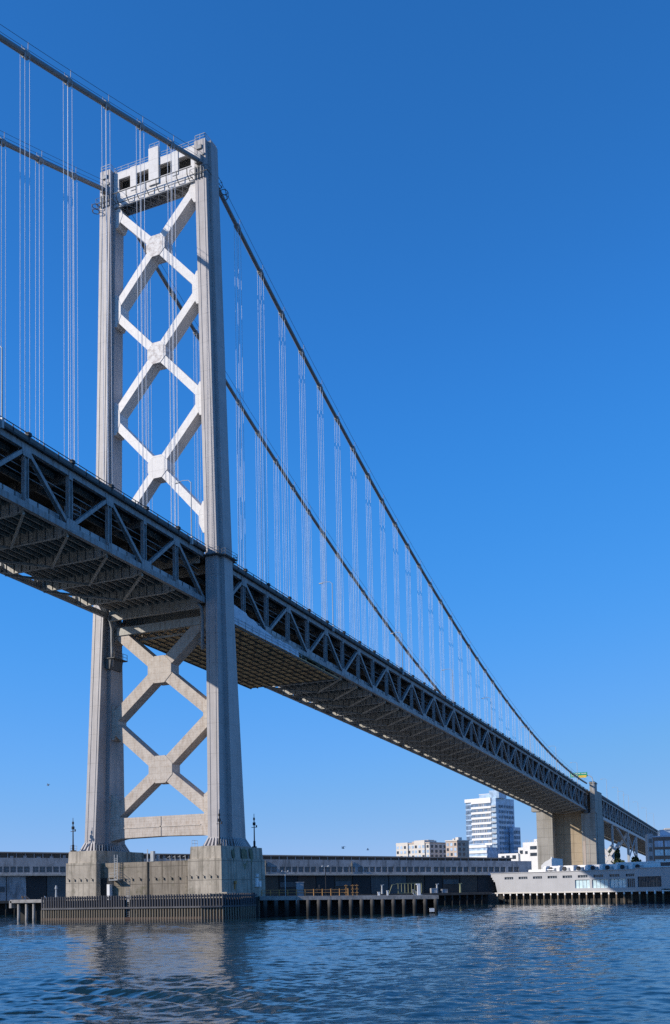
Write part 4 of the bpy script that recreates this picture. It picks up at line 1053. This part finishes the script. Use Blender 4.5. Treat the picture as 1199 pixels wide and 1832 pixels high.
# white stepped building
q, bx = bldg_frame((384, 30.), math.radians(10))
wb = thing('office_building', q(10, 10, 2.3), 'white stepped low building left of the concrete anchorage', 'office building')
m = MB(); bx(m, 0, 10, 0, 20, 2.2, 27.0); bx(m, 9.5, 13, 1, 20, 2.2, 24.5); bx(m, 12.8, 24, 0, 20, 2.2, 21.6); bx(m, 23.8, 25.5, .5, 20, 2.2, 19.5); bx(m, 2, 5, 3, 8, 27, 28.6); wbw = m.build('wall', M_WHITE, wb)
for a_, b_, z, h_ in ((2.3, 6.0, 23.2, 1.8), (2.3, 6.0, 19.8, 1.7), (7.4, 8.8, 21, 1.5), (14.0, 16, 18.6, 2), (17.5, 19.5, 18.6, 2), (20.5, 22.2, 18.4, 2), (10.2, 12, 21.4, 1.6)):
    m = MB(); bx(m, a_, b_, -.08 if a_ < 9.5 or a_ > 12.8 and a_ < 23.8 else .4, -.01 if a_ < 9.5 or a_ > 12.8 and a_ < 23.8 else .99, z, z+h_); m.build('window', M_GLASS_D, wb)
m = MB()
for k in range(9): bx(m, 1+k*1.0, 1.15+k*1.0, 2, 2.2, 27, 27.8+random.random()*.9)
m.build('roof_vent', M_METAL, wb)
# small white hut with a pitched wall before the white building
m = MB(); m.prism([(174, -16.6, 2.3), (174, -19.9, 2.3), (174, -19.9, 12.9), (174, -19.0, 12.3), (174, -17.9, 11.8), (174, -16.6, 10.6)], (17, 0, 0)); m.box(173.8, 175.0, -20.1, -19.7, 12.4, 13.2)
tag(m.build('waterfront_shed', M_WHITE, at=(182, -18, 2.3)), 'small white peaked shed in front of the left anchorage pillar', 'shed')
# brown building at the right edge
q, bx = bldg_frame((293.8, -36.3), math.radians(-12))
rb = thing('brick_building', q(-8, 8, 2.3), 'brown brick building with wide windows at the right edge of the picture', 'building')
m = MB()
bx(m, -16, 0, 0, 14, 2.2, 23.2)
bxx = [(-3.8, -.5), (-7.6, -4.5), (-11.5, -8.3), (-15.5, -12.3)]
rw = m.build('wall', M_BRICK, rb)
for a_, b_ in bxx:
    for z in (7.6, 11.8, 15.8, 19.4):
        m = MB(); bx(m, a_, b_, -.06, -.01, z, z+2.3); w1 = m.build('window', M_GLASS_A if z < 19 else M_GLASS_B, rb)
        m = MB(); 
        for t in (.33, .66): bx(m, lerp(a_, b_, t)-.05, lerp(a_, b_, t)+.05, -.12, -.061, z, z+2.3)
        bx(m, a_-.15, b_+.15, -.3, -.07, z-.3, z-.02)
        m.build('mullion', M_METAL, w1)
m = MB(); bx(m, -16, .2, -.35, .0, 23.2, 23.8); bx(m, -16, -3, 2, 12, 23.3, 26.3); m.build('penthouse', M_GLASS_B, rb)
m = MB(); bx(m, -16, -5, 1.6, 12.4, 26.3, 26.9); m.build('roof', M_CREAM, rb)
m = MB(); bx(m, .02, 2.2, .4, 12, 2.2, 24.8); gw = m.build('grey_wing', M_STATION, rb)
m = MB()
for z in (7, 10.5, 14, 17.5, 21): bx(m, .5, 1.7, .3, .39, z, z+1.7)
m.build('window', M_GLASS_D, gw)
# ------------------------------------------------------------------ vegetation
def leaf_cloud(m, c, rx, ry, rz, n, size):
    c = Vector(c)
    for _ in range(n):
        while True:
            p = Vector((random.uniform(-1, 1), random.uniform(-1, 1), random.uniform(-1, 1)))
            if p.length < 1 and random.random() < .25+.75*p.length: break
        p = Vector((p.x*rx, p.y*ry, p.z*rz))+c
        a = Vector((random.gauss(0, 1), random.gauss(0, 1), random.gauss(0, 1))).normalized()
        b = a.orthogonal().normalized(); d = a.cross(b); s = size*random.uniform(.5, 1.3)
        m.add([p-b*s, p+d*s*.6, p+b*s, p-d*s*.6], [(0, 1, 2, 3)])
def tree(loc, h, r, label, n=2200):
    t = thing('tree', loc, label, 'tree', 'trees under the approach')
    x, y, z = loc
    m = MB(); m.tube((x, y, z), (x, y, z+h*.55), .45, 8, .25)
    for k in range(5): a_ = k*1.3; m.tube((x, y, z+h*(.35+.05*k)), (x+math.cos(a_)*r*.6, y+math.sin(a_)*r*.6, z+h*(.6+.06*k)), .18, 6, .06)
    m.build('trunk', M_BARK, t)
    m = MB()
    for k in range(9):
        a_ = k*2.4; rr = r*.6*math.sqrt((k+.5)/9)
        leaf_cloud(m, (x+math.cos(a_)*rr, y+math.sin(a_)*rr, z+h*(.5+.42*random.random())), r*.5, r*.5, h*.17, n//9, .62)
    m.build('crown', M_LEAF, t, recalc=False)
tree((450, 3.4, 2.3), 24, 3.6, 'tall dark green tree growing between the approach bents and the anchorage', 3200)
tree((343, -22, 2.3), 13.6, 3.6, 'low dark tree beside the grey wing of the brown building')
tree((341, -15.5, 2.3), 13.0, 3.4, 'low dark tree at the foot of the white cross bracing')
pt = thing('palm_tree', (300, -4.0, 2.3), 'palm tree crown showing above the white station roof before the anchorage', 'palm')
m = MB(); m.tube((300, -4.0, 2.3), (300, -4.0, 12.4), .35, 8, .28); m.build('trunk', M_BARK, pt)
m = MB()
for k in range(26):
    a_ = k*2.399; l_ = random.uniform(2.2, 3.6); up = random.uniform(-.2, 1.2)
    pv = Vector((300, -4.0, 12.4)); d = Vector((math.cos(a_), math.sin(a_), 0)); sd = Vector((-d.y, d.x, 0))
    pr = pv
    for j in range(1, 6):
        tt = j/5; nx = pv+d*l_*tt+Vector((0, 0, up*tt*2-2.3*tt*tt)); wv = .5*math.sin(math.pi*min(.97, tt*.9+.08)); w0 = .5*math.sin(math.pi*min(.97, (tt-.2)*.9+.08))
        m.add([pr-sd*w0, pr+sd*w0, nx+sd*wv, nx-sd*wv], [(0, 1, 2, 3)]); pr = nx
m.build('crown', M_PALM, pt, recalc=False)
# ------------------------------------------------------------------ birds
def bird(name, loc, s, label, mat, flying, ang, group):
    x, y, z = loc
    t = thing(name, loc, label, 'bird', group)
    f = Vector((math.cos(ang), math.sin(ang), 0)); sd = Vector((-f.y, f.x, 0)); up = Vector((0, 0, 1)); c = Vector(loc)
    if not flying: c = c+up*.42*s
    ax = f if flying else (f*.8+up*.5).normalized()
    prof = [(-.95, .02), (-.7, .10), (-.4, .17), (0, .22), (.3, .19), (.5, .11), (.62, .10), (.75, .12), (.88, .08), (1.1, .015)]
    rings = []
    a2 = ax.cross(sd).normalized()
    for d, r in prof: rings.append([c+ax*d*.45*s+(sd*math.cos(k*math.pi/4)+a2*math.sin(k*math.pi/4))*r*s*.8 for k in range(8)])
    m = MB(); m.loft(rings)
    if not flying:
        for e in (-1, 1): m.tube(c+sd*e*.08*s-up*.1*s, Vector((c.x, c.y, z))+sd*e*.08*s, .02*s, 5)
    m.build('body', mat, t, smooth=True)
    for e in (-1, 1):
        m = MB()
        if flying: pts = [(.16, .05, .18), (-.14, .05, .18), (.18, .55, .4), (-.08, .6, .42), (-.1, 1.2, .25), (-.2, 1.2, .24)]
        else: pts = [(.2, .2, .12), (.05, .2, -.1), (-.1, .21, .1), (-.1, .2, -.16), (-.62, .1, -.3), (-.6, .09, -.36)]
        vs = [c+f*a_*s+sd*e*b_*s*(.85 if not flying else 1)+up*h_*s for a_, b_, h_ in pts]
        vs += [v+up*.03*s for v in vs]
        m.add(vs, [(0, 2, 3, 1), (2, 4, 5, 3), (6, 7, 9, 8), (8, 9, 11, 10), (0, 1, 7, 6), (4, 10, 11, 5), (0, 6, 8, 2), (2, 8, 10, 4), (1, 3, 9, 7), (3, 5, 11, 9)])
        m.build('wing', M_BIRDG, t)
bird('gull', (29.4, -11.1, 12.1), .75, 'left of two gulls flying over the shed roof', M_BIRDW, True, 2.4, 'gulls in the air')
bird('gull', (31.3, -15.4, 11.7), .6, 'right of two gulls flying over the shed roof', M_BIRDW, True, 2.0, 'gulls in the air')
bird('gull', (245., 233.4, 56.9), 1.6, 'lone bird far off in the sky left of the tower', M_BIRDG, True, 1.9, 'gulls in the air')
bird('pelican', (-11.2, 31.6, 3.6), 1.0, 'brown bird standing at the left end of the pale landing', M_BIRDB, False, 3.6, 'birds on the landing')
bird('pelican', (-11.0, 30.9, 3.6), .9, 'second brown bird beside the first on the pale landing', M_BIRDB, False, 2.6, 'birds on the landing')
bird('gull', (-11.3, 26.6, 3.6), .8, 'gull standing at the right end of the pale landing', M_BIRDW, False, 3.0, 'birds on the landing')
bird('gull', tuple(sp(17, -5.8, zl('roof', 17)+.05)), .9, 'gull perched on the shed roof left of the tower', M_BIRDW, False, 3.4, 'gulls on the shed roof')
# ------------------------------------------------------------------ camera
C = Vector((-154.4754, -89.8164, 4.081))
right = Vector((.415421, -.909405, -.020178)); upv = Vector((-.056653, -.048006, .997239)); fw = Vector((.907863, .413131, .071463))
cd = bpy.data.cameras.new('Camera'); cam = bpy.data.objects.new('Camera', cd); COL.objects.link(cam)
cam.matrix_world = Matrix(((right.x, upv.x, -fw.x, C.x), (right.y, upv.y, -fw.y, C.y), (right.z, upv.z, -fw.z, C.z), (0, 0, 0, 1)))
cd.sensor_fit = 'HORIZONTAL'; cd.sensor_width = 36; cd.lens = 1876.9888/1199*36
cd.shift_x = (599.5-570.5126)/1199; cd.shift_y = (1459.4951-916)/1199
cd.clip_start = .5; cd.clip_end = 20000
S.camera = cam
# ------------------------------------------------------------------ water
rng = np.random.default_rng(5)
hx, hy = .9102, .4142
nr, nc = 1150, 400
d = 20*(400/20.)**(np.linspace(0, 1, nr)); a = np.linspace(-.62, .62, nc)
D, A_ = np.meshgrid(d, a, indexing='ij')
lat = D*A_
Xw = C.x + hx*D + hy*lat; Yw = C.y + hy*D - hx*lat
dsp = np.gradient(d)[:, None]*np.ones((1, nc))
Zw = np.zeros_like(Xw)
lam = np.exp(rng.uniform(np.log(.32), np.log(5.0), 170))
for l in lam:
    th = 3.5+rng.normal(0, .7); k = 2*np.pi/l
    amp = .0022*l**.82*rng.uniform(.4, 1.25)*(1 if l < 1.8 else 1.8/l)
    fade = np.clip((l/dsp-2.)/2., 0, 1)
    ph = k*(np.cos(th)*Xw+np.sin(th)*Yw)+rng.uniform(0, 6.28)
    Zw += amp*fade*(np.sin(ph)+.3*np.cos(2*ph))
# gusts: patches of livelier and calmer water
gust = np.ones_like(Xw)
for _ in range(10):
    l = rng.uniform(18, 60); th = rng.uniform(0, 6.28); gust += .1*np.sin(2*np.pi/l*(np.cos(th)*Xw+np.sin(th)*Yw)+rng.uniform(0, 6.28))
Zw *= gust
# boat wake crossing the lower left corner
def wake(cx, cy, ang, l, wl, ww, amp):
    uu = (Xw-cx)*math.cos(ang)+(Yw-cy)*math.sin(ang); vv = -(Xw-cx)*math.sin(ang)+(Yw-cy)*math.cos(ang)
    return amp*np.exp(-(uu/ww)**2-(vv/wl)**2)*np.cos(2*np.pi*uu/l + .02*vv*vv)
Zw += wake(-118, -66.5, -.35, 2.6, 9, 3.2, .13) + wake(-113, -61, -.1, 2.0, 7, 4, .06)
edge = np.minimum(1, np.minimum((nr-1-np.arange(nr))[:, None]/40., np.minimum(np.arange(nc), nc-1-np.arange(nc))[None, :]/12.))
Zw *= edge
verts = np.stack([Xw, Yw, Zw], -1).reshape(-1, 3)
idx = np.arange(nr*nc).reshape(nr, nc)
quads = np.stack([idx[:-1, :-1], idx[:-1, 1:], idx[1:, 1:], idx[1:, :-1]], -1).reshape(-1, 4)
base = len(verts)
out = np.array([(-6000, -6000, -.32), (6000, -6000, -.32), (6000, 6000, -.32), (-6000, 6000, -.32)], float)
verts = np.vstack([verts, out]); 
me = bpy.data.meshes.new('water')
me.from_pydata(verts.tolist(), [], quads.tolist()+[[base, base+1, base+2, base+3]])
nf_ = len(me.polygons); nrm_ = me.polygons[0].normal.z
if nrm_ < 0: me.flip_normals()
me.polygons.foreach_set('use_smooth', [True]*nf_)
wo = bpy.data.objects.new('water', me); COL.objects.link(wo); structure(wo)
if me.polygons[-1].normal.z < 0:
    bm = bmesh.new(); bm.from_mesh(me); bm.faces.ensure_lookup_table(); bm.faces[-1].normal_flip(); bm.to_mesh(me); bm.free()
m, nt, b = new_mat('bay_water')
b.inputs['Base Color'].default_value = (.008, .030, .046, 1); b.inputs['Roughness'].default_value = .04; b.inputs['IOR'].default_value = 1.333
g = N(nt, 'ShaderNodeNewGeometry')
n1 = N(nt, 'ShaderNodeTexNoise'); n1.inputs['Scale'].default_value = 2.6; n1.inputs['Detail'].default_value = 5; n1.inputs['Roughness'].default_value = .6
n2 = N(nt, 'ShaderNodeTexNoise'); n2.inputs['Scale'].default_value = .55; n2.inputs['Detail'].default_value = 3
for n_ in (n1, n2): nt.links.new(g.outputs['Position'], n_.inputs['Vector'])
b1 = N(nt, 'ShaderNodeBump'); b1.inputs['Strength'].default_value = 1; b1.inputs['Distance'].default_value = .018
b2 = N(nt, 'ShaderNodeBump'); b2.inputs['Strength'].default_value = 1; b2.inputs['Distance'].default_value = .018
nt.links.new(n1.outputs['Fac'], b1.inputs['Height']); nt.links.new(n2.outputs['Fac'], b2.inputs['Height'])
nt.links.new(b1.outputs[0], b2.inputs['Normal']); nt.links.new(b2.outputs[0], b.inputs['Normal'])
me.materials.append(m)
# ------------------------------------------------------------------ light
sun_dir = Vector((-.82, 1.0, .67)).normalized()
sl = bpy.data.lights.new('Sun', 'SUN'); sl.energy = 5.0; sl.angle = math.radians(.53); sl.color = (1, .91, .80)
so = bpy.data.objects.new('Sun', sl); COL.objects.link(so); so.rotation_euler = sun_dir.to_track_quat('Z', 'Y').to_euler(); so.location = (-100, 100, 200)
w = bpy.data.worlds.new('World'); S.world = w; w.use_nodes = True
nt = w.node_tree; bg = nt.nodes['Background']
sky = N(nt, 'ShaderNodeTexSky'); sky.sky_type = 'NISHITA'; sky.sun_disc = False
sky.sun_elevation = math.asin(sun_dir.z); sky.sun_rotation = math.atan2(sun_dir.x, sun_dir.y)
SKYGAIN = 1.0
sky.altitude = 0; sky.air_density = 1.0; sky.dust_density = .3; sky.ozone_density = 3.0
# deep, saturated maritime blue: a per-channel response on the sky light (the camera's strong blue rendering)
sky.air_density = .7; sky.dust_density = 0.; sky.ozone_density = 3.0
sc_ = N(nt, 'ShaderNodeMix', data_type='RGBA', blend_type='MULTIPLY'); sc_.inputs[0].default_value = 1; sc_.inputs[7].default_value = (.12, .12, .12, 1)
nt.links.new(sky.outputs[0], sc_.inputs[6])
cv = N(nt, 'ShaderNodeRGBCurve'); cv.mapping.use_clip = False; cv.mapping.extend = 'EXTRAPOLATED'
for ci, pts_ in enumerate((((.056, .021), (.109, .048), (.231, .136), (.392, .227), (1, .5)), ((.107, .147), (.205, .283), (.397, .407), (.597, .470), (1, .57)), ((.223, .479), (.397, .80), (.638, .905), (.768, .865), (1, .86)))):
    c_ = cv.mapping.curves[ci]
    c_.points[0].location = (0, 0); c_.points[1].location = pts_[-1]
    for p_ in pts_[:-1]: c_.points.new(*p_)
cv.mapping.update()
nt.links.new(sc_.outputs[2], cv.inputs['Color'])
cb_ = N(nt, 'ShaderNodeMix', data_type='RGBA', blend_type='DIVIDE'); cb_.inputs[0].default_value = 1; cb_.inputs[7].default_value = (.12, .12, .12, 1)
nt.links.new(cv.outputs[0], cb_.inputs[6])
nt.links.new(cb_.outputs[2], bg.inputs['Color']); bg.inputs['Strength'].default_value = .12
S.view_settings.view_transform = 'Standard'; S.view_settings.look = 'None'; S.view_settings.exposure = 0; S.view_settings.gamma = 1
S.render.engine = 'CYCLES'; S.cycles.use_denoising = False; S.cycles.max_bounces = 6; S.cycles.glossy_bounces = 3; S.cycles.caustics_reflective = True; S.cycles.blur_glossy = 1.0; S.cycles.sample_clamp_indirect = 4.0; S.cycles.caustics_refractive = False
